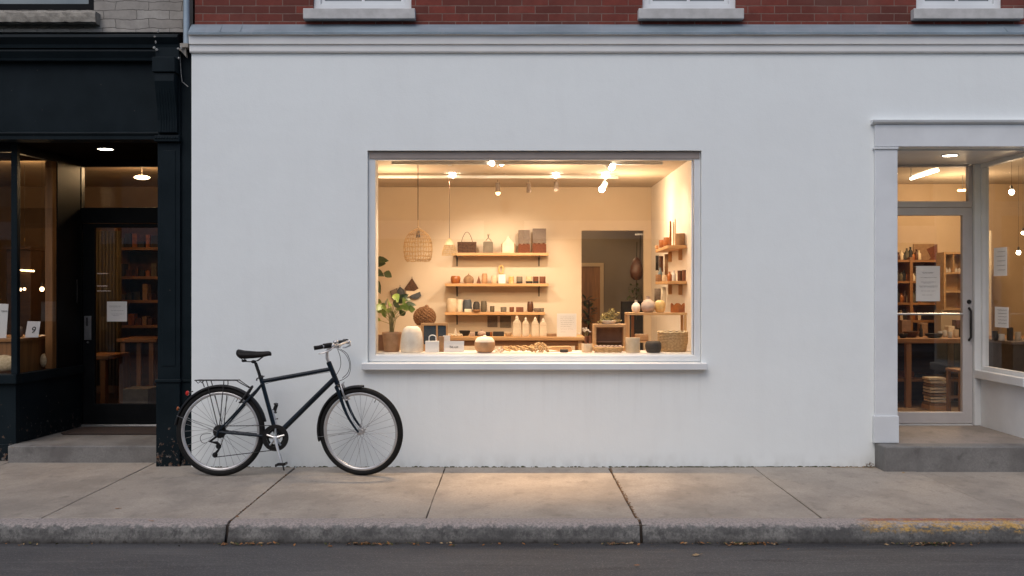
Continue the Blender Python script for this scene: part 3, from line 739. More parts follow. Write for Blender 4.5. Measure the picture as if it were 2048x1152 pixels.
MB().prismz([(sp(1.06), 1.06), (sp(1.5), 1.5), (sp(1.5)-.08, 1.5), (sp(1.06)-.08, 1.06)], zb1, 2.735).build('frame', 'black2', w1)
MB().prismz([(sp(.99)-.012, .985), (sp(1.06)-.012, 1.059), (sp(1.06)-.08, 1.059), (sp(.99)-.08, .985)], zb1, 2.734).build('timber_lining', 'oakz', w1)
MB().quad((sp(.38)-.01, .38, zb1), (sp(1.05)-.01, 1.05, zb1), (sp(1.05)-.01, 1.05, 2.735), (sp(.38)-.01, .38, 2.735)).build('pane', 'glass_d', w1)
w2 = part_empty('display_window', K)
MB().quad((LX0, LY+.03, zb1), (cxl-.036, LY+.03, zb1), (cxl-.036, LY+.03, 2.735), (LX0, LY+.03, 2.735)).build('pane', 'glass_d', w2)
# door screen, transom, door
tz1, tz0 = Z(333,LDY), Z(415,LDY)
dlx, drx = X(163,LDY), -3.28
holed(-4.42, RXP, LS, ZB, LDY, LDY+.08, [(dlx, drx, LS, Z(446,LDY)), (dlx, drx, tz0, tz1)]).build('door_screen', 'black2', K, bevel=.004)
t2 = part_empty('transom_window', K)
MB().quad((dlx, LDY+.04, tz0), (drx, LDY+.04, tz0), (drx, LDY+.04, tz1), (dlx, LDY+.04, tz1)).build('pane', 'glass_d', t2)
gx = X(188,LDY)
D2 = ringframe(dlx+.006, drx-.006, LS+.02, Z(447,LDY), LDY+.015, LDY+.06, .1, wb=Z(808,LDY)-LS-.02, wt=.04, wl=gx-dlx-.006, wr=.12).build('door', 'black2', K, bevel=.003)
MB().quad((gx-.005, LDY+.04, .3), (drx-.11, LDY+.04, .3), (drx-.11, LDY+.04, 2.14), (gx-.005, LDY+.04, 2.14)).build('pane', 'glass_door', D2)
MB().box(dlx, drx, LDY-.02, LDY+.05, LS-.004, LS+.016).build('threshold', 'steel', K, bevel=.003)
hp = MB().box(X(168,LDY), X(182,LDY), LDY-.0, LDY+.014, Z(680,LDY), Z(632,LDY)).build('push_plate', 'steel', D2, bevel=.003)
MB().lathe((X(175,LDY), LDY+.014, Z(684.5,LDY)), [(0,-.012), (.010,-.012), (.012,0)], 12, axis='y').build('lock', 'steel', D2, smooth=True)
MB().prismx([(LDY-.012, Z(635,LDY)), (LDY-.012, Z(652,LDY)), (LDY-.002, Z(652,LDY)), (LDY-.002, Z(635,LDY))], X(173.5,LDY), X(175.5,LDY)).build('keyway_slot', 'dark_metal', D2)
# illegible white lettering remains on the door glass
for a_, b_, c_ in ((547, 0, .8), (572, 0, .75), (582, 0, 1)): scribble([(Z(a_,LDY), b_, c_)], X(192,LDY), X(219,LDY), LDY+.03, .0035, .006, 5).build('door_lettering', 'paper', D2)
# chain hanging by the side window
m2 = MB()
for i in range(9): m2.ell((X(154,1.4), 1.4, Z(562,1.4)-.026*i), .008, .006, .016, 8, 6)
m2.build('hanging_chain', 'dark_metal', K, smooth=True)
# interior shell
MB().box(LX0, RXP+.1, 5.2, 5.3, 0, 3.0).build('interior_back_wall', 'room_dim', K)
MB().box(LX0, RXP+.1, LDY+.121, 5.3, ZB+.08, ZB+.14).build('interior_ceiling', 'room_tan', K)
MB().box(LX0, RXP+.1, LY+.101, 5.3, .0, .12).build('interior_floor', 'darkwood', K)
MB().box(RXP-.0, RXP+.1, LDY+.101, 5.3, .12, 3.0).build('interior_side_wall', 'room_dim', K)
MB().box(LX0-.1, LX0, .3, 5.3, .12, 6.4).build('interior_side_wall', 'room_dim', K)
MB().box(LX0, X(366), .2, 5.3, 6.4, 6.5).build('roof', 'zinc', K)
MB().box(LX0, cxl-.09, LY+.101, LY+.7, .12, .70).build('window_plinth', 'oak', K)
# ================================================================== LAMPS
def downlight(x, y, z, label, r, energy, em='bulb', spot=120):
    t = thing('recessed_ceiling_light', label, 'ceiling light', (x, y, z))
    MB().lathe((x, y, z), [(r+.012, 0), (r+.010, -.006), (r, -.004), (r, 0)], 24).build('trim_ring', 'trim', t, smooth=True)
    MB().lathe((x, y, z-.003), [(0, 0), (r, 0)], 24).build('bulb', em, t)
    lamp('SPOT', (x, y, z-.03), energy, (1,.68,.42), t, (x, y, 0), .05, spot, .8)
    return t
downlight(X(1900,.46), .46, 2.7215, 'round warm ceiling light over the white glazed door', .062, 3)
downlight(X(211,.73), .73, ZB, 'round warm ceiling light in the dark ceiling of the black doorway', .066, 6)
# track lights: a rail with its spotlight heads
def head(px, py, Y, rail, em='bulb_hot', r=.032, aim=None, L=.10, mat='trim', e=0, spot=80, railz=2.76, tilt=(0, -.35, -1)):
    p = Vector((X(px, Y), Y, Z(py, Y))); a = Vector(tilt).normalized()
    back = p - a*L
    s = MB().tube([back, p - a*.004], [r*.9, r*1.06], 14).build('spotlight', mat, rail, smooth=True)
    MB().tube([(back.x, back.y, back.z+.01), (p.x - a.x*L*.7, p.y - a.y*L*.7, railz)], .006, 6).build('arm', mat, s)
    if em: 
        q = p + a*.006; m = MB().ell(q, r*.95, r*.95, r*.95, 14, 10); m.build('bulb', em, s, smooth=True)
    if e: lamp('SPOT', p + a*.055, e, (1,.80,.60), rail, aim, .03, spot, .7)
    return s
R1Y, R2Y = 1.5, 2.57
t = thing('track_light', 'front white lighting track with spotlights near the top of the shop window', 'track light', (0, R1Y, RZ))
MB().box(-1.2, 1.5, R1Y-.018, R1Y+.018, RZ-.03, RZ-.001).build('rail', 'trim', t)
head(985, 325, R1Y, t, aim=(X(1000,4.1), 4.1, 1.55), e=60, spot=60, tilt=(-.8,-.4,-.5), railz=RZ-.03)
head(1003, 325, R1Y+.12, t, aim=(.4, .4, 1.0), tilt=(.6,-.5,-.6), railz=RZ-.03)
head(1222, 333, R1Y, t, aim=(1.74, 1.75, 1.55), e=26, spot=100, tilt=(.8,-.3,-.6), r=.036, railz=RZ-.03)
head(900, 331, R1Y, t, em=None, r=.02, L=.03, railz=RZ-.03)
t = thing('track_light', 'rear white lighting track with glowing spotlights, ending above the dark doorway', 'track light', (0, R2Y, RZ))
rz = Z(354, R2Y)
MB().box(X(757,R2Y), X(1237,R2Y), R2Y-.016, R2Y+.016, rz-.014, rz+.016).build('rail', 'trim', t, bevel=.003)
m2 = MB()
for px in (840, 1010, 1180): m2.tube([(X(px,R2Y), R2Y, rz+.01), (X(px,R2Y), R2Y, RZ-.001)], .004, 6)
m2.build('hanging_rod', 'steel', t)
head(905, 347, R2Y, t, aim=(X(975,4.1), 4.1, 1.3), e=190, spot=72, r=.036, railz=rz+.05, L=.07)
head(1112, 347, R2Y, t, aim=(X(1015,4.1), 4.1, 1.3), e=190, spot=72, r=.036, railz=rz+.05, L=.07)
head(1211, 350, R2Y, t, aim=(1.2, 1.6, .9), r=.038, e=24, spot=100, railz=rz+.05, L=.07)
head(1204, 378, R2Y+.1, t, aim=(1.0, 1.6, .9), railz=rz, r=.034, L=.09, tilt=(-.5,-.4,-.9))
for px, py in ((996, 385), (1058, 386), (1113, 383)):
    head(px, py, R2Y+.3, t, em=('bulb_soft' if px == 996 else None), r=.027, L=.11, railz=rz, tilt=(.05,.05,-1), mat='greyweave')
# display spotlights close behind the window head: they light the ledge and the pavement
t = thing('track_light', 'short lighting track right above the window display ledge', 'track light', (.1, .38, RZ))
MB().box(-1.1, 1.5, .365, .395, RZ-.02, RZ-.001).build('rail', 'trim', t)
for x, ax, e in ((-.85, -.8, 39), (-.55, -.62, 45), (-.25, -.25, 70), (.05, .05, 95), (.34, .34, 100), (.64, .64, 85), (.95, 1.02, 60), (1.25, 1.1, 38), (-.45, -.5, 38), (.75, .7, 38)):
    p = Vector((x, .38, 2.735)); out = e > 40; aim = Vector((ax, -.50, 0.0)) if out else Vector((ax, .3, .9)); a = (aim-p).normalized()
    s = MB().tube([p - a*.03, p + a*.012], [.024, .028], 12).build('spotlight', 'trim', t, smooth=True)
    MB().ell(p + a*.014, .02, .02, .014, 10, 6).build('bulb', 'bulb', s, smooth=True)
    lamp('SPOT', p + a*.035, e*(1.15 if out else 2.2), ((1,.60,.30) if out else (1,.74,.48)), t, aim, .010, 46 if out else 85, 1.0)
for x, ax in ((-.6, -.4), (.6, .9)):
    p = Vector((x, .38, 2.735)); aim = Vector((ax, 2.1, 1.0)); a = (aim-p).normalized()
    s = MB().tube([p - a*.03, p + a*.012], [.024, .028], 12).build('spotlight', 'trim', t, smooth=True); lamp('SPOT', p + a*.035, 120, (1,.74,.48), t, aim, .03, 85, .9)
# woven pendants
def pendant(px, top_py, pyt, pyb, w, Y, name, label, prof, mat, nrib, hoops, cordmat='darkwood', solid_top=False):
    x = X(px, Y); z1, z0 = Z(pyt, Y), Z(pyb, Y); H = z1-z0; r = w*(Y-CY)/F/2
    t = thing('pendant_lamp', label, 'pendant lamp', (x, Y, z1))
    MB().tube([(x, Y, z1-.02), (x, Y, RZ-.001)], .004 if w > 40 else .003, 6).build('cord', cordmat, t)
    def rad(h):
        for (h0, r0), (h1, r1) in zip(prof, prof[1:]):
            if h0 <= h <= h1: return r*(r0 + (r1-r0)*(h-h0)/(h1-h0))
        return r*prof[-1][1]
    m = MB(); rr = random.Random(3)
    for k in range(nrib):
        a0 = 2*pi*k/nrib; pts = []
        for i in range(15):
            h = i/14; a = a0 + rr.uniform(-.05, .05); q = rad(h)*(1+rr.uniform(-.015,.015)); pts.append((x+q*cos(a), Y+q*sin(a), z0+H*h))
        m.tube(pts, .0022 if w > 40 else .002, 4, cap=False)
    for h in hoops:
        pts = [(x+rad(h)*1.01*cos(2*pi*j/28)*(1+rr.uniform(-.02,.02)), Y+rad(h)*1.01*sin(2*pi*j/28), z0+H*h+rr.uniform(-.004,.004)) for j in range(28)]
        m.tube(pts, .0026, 4, closed=True)
    m.build('woven_shade', mat, t, smooth=True)
    if w > 40:
        m = MB(); [m.ell((x, Y, z1+.015+.02*i), .006, .006, .011, 8, 5) for i in range(4)]; m.build('knotted_cord_end', mat, t, smooth=True)
        MB().lathe((x, Y, z1-.10), [(.0,0), (.022,.01), (.018,.06), (.012,.09), (0,.09)], 12).build('lamp_holder', 'darkwood', t, smooth=True)
    if solid_top:
        MB().lathe((x, Y, z0), [(rad(1)*.9, H), (rad(.8), H*.8), (rad(.62), H*.62), (rad(.6)*.94, H*.62)], 20).build('cap', 'white_clay', t, smooth=True)
    return t
pendant(836, 327, 457, 523, 57, 1.6, 'a', 'large dome shaped rattan cage pendant lamp hanging at the left', [(0,.78),(.08,.92),(.3,1),(.55,.98),(.75,.84),(.9,.55),(1,.12)], 'straw', 30, [.01,.07,.16,.30,.45,.58,.70,.82,.93])
pendant(899, 327, 477, 511, 31, 2.6, 'b', 'small bell shaped woven pendant lamp with a white top', [(0,1),(.25,.92),(.55,.7),(.8,.42),(1,.14)], 'pale_straw', 20, [.02,.12,.24,.36,.48,.6], solid_top=True)

# ================================================================== SHELVES AND TABLES
SY = 4.0
def wall_shelf(x0, x1, zt, label):
    t = thing('wall_shelf', label, 'shelf', ((x0+x1)/2, RB, zt))
    MB().box(x0, x1, RB-.24, RB-.001, zt-.035, zt).build('board', 'pine', t, bevel=.003)
    for px in (914, 1078):
        x = X(px, RB-.02); m = MB(); m.box(x-.007, x+.007, RB-.010, RB-.001, zt-.16, zt-.036); m.prismx([(RB-.19, zt-.044), (RB-.19, zt-.036), (RB-.011, zt-.036), (RB-.011, zt-.06)], x-.006, x+.006); m.build('bracket', 'dark_metal', t)
    return t
zs1, zs2, zs3 = Z(506, SY), Z(567, SY), Z(624, SY)
wall_shelf(X(905,3.95), X(1097,3.95), zs1, 'top pine wall shelf carrying bags and woven boards')
wall_shelf(X(890,3.95), X(1097,3.95), zs2, 'middle pine wall shelf with small brown and cream pots')
wall_shelf(X(890,3.95), X(1090,3.95), zs3, 'lowest pine wall shelf with grey and cream pots')
def side_shelf(z, label, y0=1.45, y1=2.75):
    t = thing('wall_shelf', label, 'shelf', (1.65, 2, z))
    MB().prismz([(1.735, y0), (1.735, y1), (1.60, y1), (1.545, y0+.12), (1.545, y0)], z-.03, z).build('board', 'pine', t, bevel=.003)
    for y in (1.75, 2.45): MB().prismx([(y, z-.14), (y+.012, z-.14), (y+.012, z-.031), (y, z-.031)], 1.70, 1.738).build('bracket', 'pinez', t)
zA, zB2 = 1.955, 1.60
side_shelf(zA, 'upper pine shelf on the bright right wall'); side_shelf(zB2, 'lower pine shelf on the right wall holding jars and bottles')
# long work table
TY = 1.75
tz = Z(673, TY-.15)
t = thing('display_table', 'long pine table behind the window ledge', 'table', (0, TY, RF))
tx0, tx1 = X(880, TY), X(1167, TY)
MB().box(tx0, tx1, TY-.28, TY+.30, tz-.035, tz).build('table_top', 'pine', t, bevel=.004)
MB().box(tx0+.04, tx1-.04, TY-.25, TY-.23, tz-.09, tz-.036).build('apron', 'oak', t)
for x in (tx0+.03, tx1-.07):
    for y in (TY-.26, TY+.24): MB().box(x, x+.04, y, y+.04, RF, tz-.036).build('leg', 'pinez', t, bevel=.003)
MB().box(tx0+.07, tx1-.08, TY-.2, TY+.22, .45, .47).build('lower_shelf', 'oak', t)

# ================================================================== CRAFT GOODS
PR = {
 'cyl':   [(0,0), (.96,0), (1,.03), (1,.97), (.97,1), (.90,1), (.88,.9), (0,.88)],
 'mug':   [(0,0), (.85,0), (.95,.06), (1,.3), (1,.95), (.96,1), (.88,1), (.85,.5), (0,.45)],
 'pot':   [(0,0), (.72,0), (.78,.04), (.90,.55), (.97,.86), (1,.88), (1,.98), (.97,1), (.88,1), (.84,.88), (0,.86)],
 'dome':  [(0,0), (.93,0), (.98,.03), (1,.22), (.96,.48), (.88,.74), (.72,.91), (.45,.99), (0,1)],
 'round': [(0,0), (.60,0), (.80,.08), (.97,.30), (1,.52), (.93,.76), (.72,.93), (.42,.99), (.40,1), (.30,.97), (0,.96)],
 'squat': [(0,0), (.74,0), (.86,.1), (.98,.42), (1,.62), (.94,.86), (.84,.97), (.78,1), (.70,.93), (0,.9)],
 'vase':  [(0,0), (.62,0), (.86,.12), (1,.34), (.93,.56), (.60,.72), (.30,.80), (.28,.93), (.34,1), (.26,1), (.22,.85), (0,.84)],
 'gourd': [(0,0), (.8,0), (.97,.15), (1,.38), (.85,.62), (.4,.8), (.12,.86), (.07,1), (0,1)],
 'bowl':  [(0,0), (.5,0), (.62,.06), (.85,.45), (1,.97), (.97,1), (.80,.5), (.4,.2), (0,.16)],
 'bottle':[(0,0), (.95,0), (1,.04), (1,.55), (.92,.66), (.45,.78), (.40,.88), (.44,.9), (.44,1), (0,1)],
 'tall':  [(0,0), (.8,0), (1,.2), (.95,.75), (.8,.95), (.7,1), (.6,.96), (0,.9)],
 'cone':  [(0,0), (1,0), (.55,.5), (.12,.95), (0,1)],
 'bag':   [(0,0), (1,0), (1,.6), (.8,.78), (.3,.88), (.35,.95), (.15,1), (0,1)],
}
def geom(px0, px1, pyt, Y, zb):
    x0, x1 = X(px0, Y), X(px1, Y); h = Z(pyt, Y) - zb
    return (x0+x1)/2, (x1-x0)/2, max(h, .012)
def pot(name, label, cat, px0, px1, pyt, Y, zb, prof, mat, group=None, lid=None, n=28, parent=None):
    x, r, h = geom(px0, px1, pyt, Y, zb)
    o = MB().lathe((x, Y, zb), [(a*r, b*h) for a, b in PR[prof]], n).build(name, mat, parent, smooth=True, origin=(x, Y, zb) if parent is None else None, angle=50)
    if parent is None: tag(o, label, cat, group)
    return o
def block(name, label, cat, px0, px1, pyt, Y, zb, mat, depth=.08, bevel=.004, rot=0, group=None):
    x, r, h = geom(px0, px1, pyt, Y, zb)
    o = MB().box(x-r, x+r, Y-depth/2, Y+depth/2, zb, zb+h).build(name, mat, bevel=bevel, origin=(x, Y, zb)); o.rotation_euler.z = rot
    return tag(o, label, cat, group)
LZ = .9665; LYF = .27
# -- ledge, left to right
def plant_pot(): 
    x, r, h = geom(764, 803, 664, .33, LZ)
    t = thing('potted_plant', 'leafy green houseplant in a pale terracotta pot at the left end of the ledge', 'plant', (x, .33, LZ))
    MB().lathe((x, .33, LZ), [(a*r, b*h) for a, b in PR['pot']], 32).build('pot', 'terracotta', t, smooth=True)
    MB().disc((x, .33, LZ+h*.87), r*.84, 20).build('soil', 'joint', t)
    rr = random.Random(11); top = LZ+h*.88
    sm, fm, fd = MB(), MB(), MB()
    targets = [(768,612),(775,596),(790,590),(800,598),(812,600),(806,612),(820,618),(795,618),(780,622),(770,632),(788,606),(760,604),(764,622),(802,628),(778,604),(812,610),(786,632),(758,640),(797,604),(772,618),(782,612),(792,598),(806,604),(763,612)]
    for i, (px, py) in enumerate(targets):
        yy = .33 + rr.uniform(-.13, .14); e = Vector((X(px, yy), yy, Z(py, yy))); b = Vector((x+rr.uniform(-.02,.02), .33+rr.uniform(-.02,.02), top))
        mid = (b+e)/2 + Vector((-(e.x-b.x)*.25, 0, .03)); sm.tube([b, mid, e], [.0035,.0028,.002], 5)
        d = Vector((e.x-b.x+rr.uniform(-.05,.05), (yy-.33)-.05, rr.uniform(-.02,.10))); (fm if rr.random() < .66 else fd).leaf(e - d.normalized()*.02, d, rr.uniform(.085,.13), rr.uniform(.05,.075), rr.uniform(.1,.5), up=(rr.uniform(-.4,.4), -1, rr.uniform(0,.8)), fold=.12)
    for o in (sm.build('stem', 'stem', t, smooth=True), fm.build('foliage', 'leaf', t, smooth=True), fd.build('dark_foliage', 'leaf_dark', t, smooth=True)): pass  # darker green goes to leaves picked at random
plant_pot()
def tall_plant():
    Y = 1.1; t = thing('tall_plant', 'tall rubber plant whose dark leaves peep in at the left window edge', 'plant', (-1.42, Y, RF))
    x = -1.40
    MB().lathe((x, Y, RF), [(a*.16, b*.32) for a, b in PR['pot']], 24).build('pot', 'dark_stone', t, smooth=True)
    m = MB(); m.tube([(x, Y, RF+.27), (x+.02, Y, 1.0), (x-.01, Y, 1.85)], [.014,.011,.006], 8); m.build('trunk', 'darkwood', t, smooth=True)
    m = MB()
    for px, py, dx, dz, L in ((745,530,1,.25,.14),(748,521,1,.12,.15),(744,540,1,-.35,.13),(768,545,.6,-.25,.09),(747,556,.5,-.9,.15),(752,524,.9,.5,.10),(740,560,.6,-.2,.1)):
        m.leaf((X(px,Y), Y, Z(py,Y)), (dx, -.2, dz), L, .075, .15, up=(0,-1,.35))
    m.tube([(X(742,Y), Y, Z(560,Y)), (X(757,Y), Y-.02, Z(548,Y)), (X(770,Y), Y-.02, Z(546,Y))], .003, 5)
    m.build('foliage', 'leaf_dark', t, smooth=True)
tall_plant()
block('storage_box', 'plain brown box behind the terracotta plant pot', 'box', 750, 772, 669, .48, LZ, 'crate_back', .05)
pot('ceramic_vase', 'large rounded off-white vase beside the plant pot', 'vase', 801, 847, 652, LYF, LZ, 'dome', 'white_clay', n=40)
# wooden frame with two dark panes
def framed():
    Y = .42; x0, x1 = X(842,Y), X(896,Y); z1 = Z(646,Y)
    t = thing('double_picture', 'upright pale wooden frame with two blue grey panes', 'picture frame', ((x0+x1)/2, Y, LZ))
    xm = X(873.5, Y)
    holed(x0, x1, LZ, z1, Y-.012, Y+.012, [(x0+.024, xm-.006, LZ+.06, z1-.022), (xm+.010, x1-.018, LZ+.06, z1-.022)]).build('frame', 'pinez', t, bevel=.002)
    for a, b in ((x0+.02, xm), (xm+.005, x1-.01)): MB().box(a, b, Y+.0, Y+.006, LZ+.05, z1-.02).build('pane', 'blue_pane', t)
    MB().prismx([(Y+.012, LZ), (Y+.06, LZ), (Y+.012, z1-.08)], x1-.02, x1-.01).build('stand', 'pinez', t)
framed()
def bagw():
    Y = .24; x0, x1 = X(851,Y), X(878,Y); z = Z(682,Y)
    t = thing('paper_carrier_bag', 'small white paper bag with a curved handle in front of the wooden frame', 'bag', ((x0+x1)/2, Y, LZ))
    MB().box(x0, x1, Y-.03, Y+.03, LZ, z).build('bag', 'paper', t, bevel=.002)
    xc = X(865,Y); r = X(872,Y)-xc
    MB().tube([(xc-r, Y, z-.01)] + [(xc-r*cos(pi*i/10), Y, z+.03+.022*sin(pi*i/10)) for i in range(11)] + [(xc+r, Y, z-.01)], .005, 6).build('handle', 'paper', t, smooth=True)
bagw()
block('kraft_box', 'narrow kraft coloured box between the paper bag and the name card', 'box', 877, 888, 673, .30, LZ, 'tan_felt', .05)
block('price_card', 'small plain white card standing behind the name card', 'card', 886, 900, 671, .36, LZ, 'paper', .004)
def card(name, label, px0, px1, pyt, Y, zb, lines=None, body=None, size=.03, seed=1, lean=.02, cat='card'):
    x0, x1 = X(px0,Y), X(px1,Y); z1 = Z(pyt,Y); t = thing(name, label, cat, ((x0+x1)/2, Y, zb))
    MB().box(x0, x1, Y-.0015, Y+.0015, zb, z1).build('card', 'paper', t)
    if body: text(body, 'lettering', (x0+x1)/2, Y-.0025, zb+(z1-zb)*.38, size, 'ink', t)
    if lines: scribble(lines, x0, x1, Y-.002, .0008, .0022, seed).build('handwriting', 'ink', t)
    return t
card('name_card', 'wide white card lettered in small grey characters near the ledge front', 888, 928, 682, .22, LZ, body='ба.ᴜᴇ' if False else 'ba.ue', size=.036)
t = thing('round_vase', 'round beige vase with a white upper half beside the name card', 'vase', (X(970,.22), .22, LZ))
x, r, h = geom(949, 990, 673, .22, LZ)
MB().lathe((x, .22, LZ), [(a*r, b*h) for a, b in PR['round']], 36).build('vessel', 'white_clay', t, smooth=True)
MB().lathe((x, .22, LZ), [(.61*r, .0), (.81*r,.08*h), (.982*r,.30*h), (1.006*r,.45*h), (1.009*r,.52*h), (1.002*r,.60*h), (.985*r,.66*h)], 36).build('bare_clay_band', 'terracotta', t, smooth=True)
MB().ell((x, .22, LZ+h+.004), .016, .016, .010, 10, 6).build('stopper', 'white_clay', t, smooth=True)
def blobs(name, label, cat, px0, px1, pyt, Y, zb, mat, n, rad, seed, parts=None, shape='heap', group=None, mat2=None):
    x, r, h = geom(px0, px1, pyt, Y, zb); rr = random.Random(seed); a, b = MB(), MB()
    for i in range(n):
        u = rr.uniform(-1, 1); top = (sqrt(max(0, 1-u*u)) if shape == 'dome' else (.55+.45*sin(u*7+seed)))
        q = rr.uniform(0, 1)**.6*top; s = rad*rr.uniform(.6, 1.2); dy = rr.uniform(-1, 1)*min(r, .06)*(1 if shape != 'dome' else sqrt(max(0, 1-u*u)))
        c = (x+u*(r-rad*.6), Y+dy, zb+max(s*.8, q*(h-s)))
        (b if mat2 and i % 3 == 0 else a).ell(c, s, s, s*.8, 7, 5)
    if mat2:
        t = thing(name, label, cat, (x, Y, zb), group); a.build(parts[0], mat, t, smooth=True); b.build(parts[1], mat2, t, smooth=True); return t
    return tag(a.build(name, mat, smooth=True, origin=(x, Y, zb)), label, cat, group)
blobs('flower_posy', 'small white posy with pink specks beside the round beige vase', 'flowers', 990, 1007, 694, .2, LZ, 'white_clay', 26, .010, 2, ('petals', 'pink_bud'), mat2='pinkish')
def rope():
    t = MB(); Y = .22; rr = random.Random(5)
    for s in range(5):
        pts = []
        for i in range(26):
            px = 1004 + 62*i/25; pts.append((X(px,Y), Y+.02*sin(i*.9+s*1.3)+.01*s-.02, LZ+.012+.006*s+(.012+.012*i/25)*abs(sin(i*.55+s))))
        t.tube(pts, .007, 6)
    return tag(t.build('dried_stalk_bundle', 'straw', smooth=True), 'low bundle of twisted dried stalks lying at the ledge middle', 'dried bundle')
rope()
blobs('pine_cone_heap', 'heap of knobbly straw coloured cones with a pale top, mid ledge', 'cones', 1062, 1098, 683, .23, LZ, 'straw', 150, .0085, 4, ('cone', 'pale_cone'), 'dome', mat2='pale_straw')
def board():
    Y = .36; m = MB(); x0, x1 = X(1094,Y), X(1142,Y); z = Z(692,Y)
    pts = [(x0, LZ+.03), (x0+.05, LZ+.045), (x1-.02, z), (x1, z-.006), (x1+.008, LZ+.004), (x1-.03, LZ), (x0+.1, LZ+.005)]
    m.prism(pts, Y-.05, Y+.05); return tag(m.build('wooden_tray', 'pine', bevel=.004), 'shallow pale wooden tray with a sloping edge behind a small dark brush', 'tray')
board()
block('bristle_brush', 'small dark bristle brush lying on the ledge', 'brush', 1120, 1136, 698.5, .2, LZ, 'near_black', .03, .006)
# jar with copper candles and a little flower
def jarset():
    Y = .24; x, r, h = geom(1163, 1185, 687, Y, LZ)
    t = thing('candle_jar', 'small cream jar holding two copper candles beneath a sprig', 'jar', (x, Y, LZ))
    MB().lathe((x, Y, LZ), [(a*r, b*h) for a, b in PR['mug']], 24).build('jar', 'cream_clay', t, smooth=True)
    for px in (1172, 1180): 
        xx = X(px,Y); MB().tube([(xx, Y, LZ+.02), (xx, Y, Z(672,Y))], .013, 12).build('candle', 'copper', t, smooth=True)
    s = thing('flower_sprig', 'tiny white flowered sprig rising above the copper candles', 'flowers', (x, Y+.04, LZ)); m = MB(); f = MB(); rr = random.Random(9)
    for i in range(9):
        e = Vector((X(rr.uniform(1158,1180),Y), Y+.04+rr.uniform(-.02,.02), Z(rr.uniform(656,668),Y))); m.tube([(x-.01, Y+.045, LZ+.0), (x-.012, Y+.045, LZ+.1), e], .0013, 4)
        for _ in range(3): f.ell(e+Vector((rr.uniform(-.01,.01),0,rr.uniform(-.006,.006))), .007, .006, .004, 6, 4)
    m.build('stem', 'stem', s); f.build('petals', 'white_clay', s, smooth=True)
jarset()
def bread():
    Y = .22; x0, x1 = X(1186,Y), X(1247,Y); xc = (x0+x1)/2; rx = (x1-x0)/2; t = thing('low_basket', 'low oval basket filled with knotted fibre balls', 'basket', (xc, Y, LZ))
    m = MB()
    for k in range(5):
        rr_ = 1-.04*(4-k); m.tube([(xc+rx*rr_*cos(2*pi*j/36), Y+.06*rr_*sin(2*pi*j/36), LZ+.007+.009*k+.002*sin(j*2+k*pi)) for j in range(36)], .007, 6, closed=True)
    m.build('basket', 'straw', t, smooth=True)
    rr = random.Random(8); m = MB()
    for i in range(7):
        cx = x0+.03+(x1-x0-.06)*i/6; cy = Y+rr.uniform(-.02,.02); cz = LZ+.045
        for k in range(4):
            a = rr.uniform(0, pi); q = .017; m.tube([(cx+q*cos(u)*cos(a), cy+q*cos(u)*sin(a)*.8, cz+q*sin(u)*.8) for u in [2*pi*j/10 for j in range(10)]], .0055, 5, closed=True)
    m.build('fibre_ball', 'pinkish', t, smooth=True)
bread()
pot('clay_canister', 'plain cream cylinder canister with a white rim', 'canister', 1251, 1280, 675, .22, LZ, 'cyl', 'cream_clay')
pot('stone_bowl', 'squat dark charcoal bowl beside the big woven basket', 'bowl', 1290, 1323, 682.5, .2, LZ, 'squat', 'dark_stone')
def bigbasket():
    Y = .36; x, r, h = geom(1317, 1374, 662, Y, LZ); t = thing('woven_basket', 'large coarse woven basket at the right end of the ledge', 'basket', (x, Y, LZ))
    m = MB(); rows = 13; n = 46
    for k in range(rows):
        q = r*(.86+.14*min(1, k/6)); 
        m.tube([((x+(q+.0035*(1 if (j+k)%2 else -1))*cos(2*pi*j/n)), Y+(q+.0035*(1 if (j+k)%2 else -1))*sin(2*pi*j/n), LZ+.006+(h-.02)*k/(rows-1)+R(-.001,.001)) for j in range(n)], .0072, 5, closed=True)
    m.build('weave', 'straw', t, smooth=True)
    m = MB(); m.lathe((x, Y, LZ), [(0,0), (r*.82,0), (r*.93,h*.5), (r*.93,h*.96), (r*.86,h*.96), (r*.84,.02)], 30); m.build('lining', 'brown_weave', t, smooth=True)
    m = MB(); q = r*1.0; m.tube([(x+q*cos(2*pi*j/60)+R(-.003,.003), Y+q*sin(2*pi*j/60), LZ+h-.008+.004*sin(j*1.6)) for j in range(60)], .0085, 5, closed=True); m.build('rim', 'pale_straw', t, smooth=True)
bigbasket()
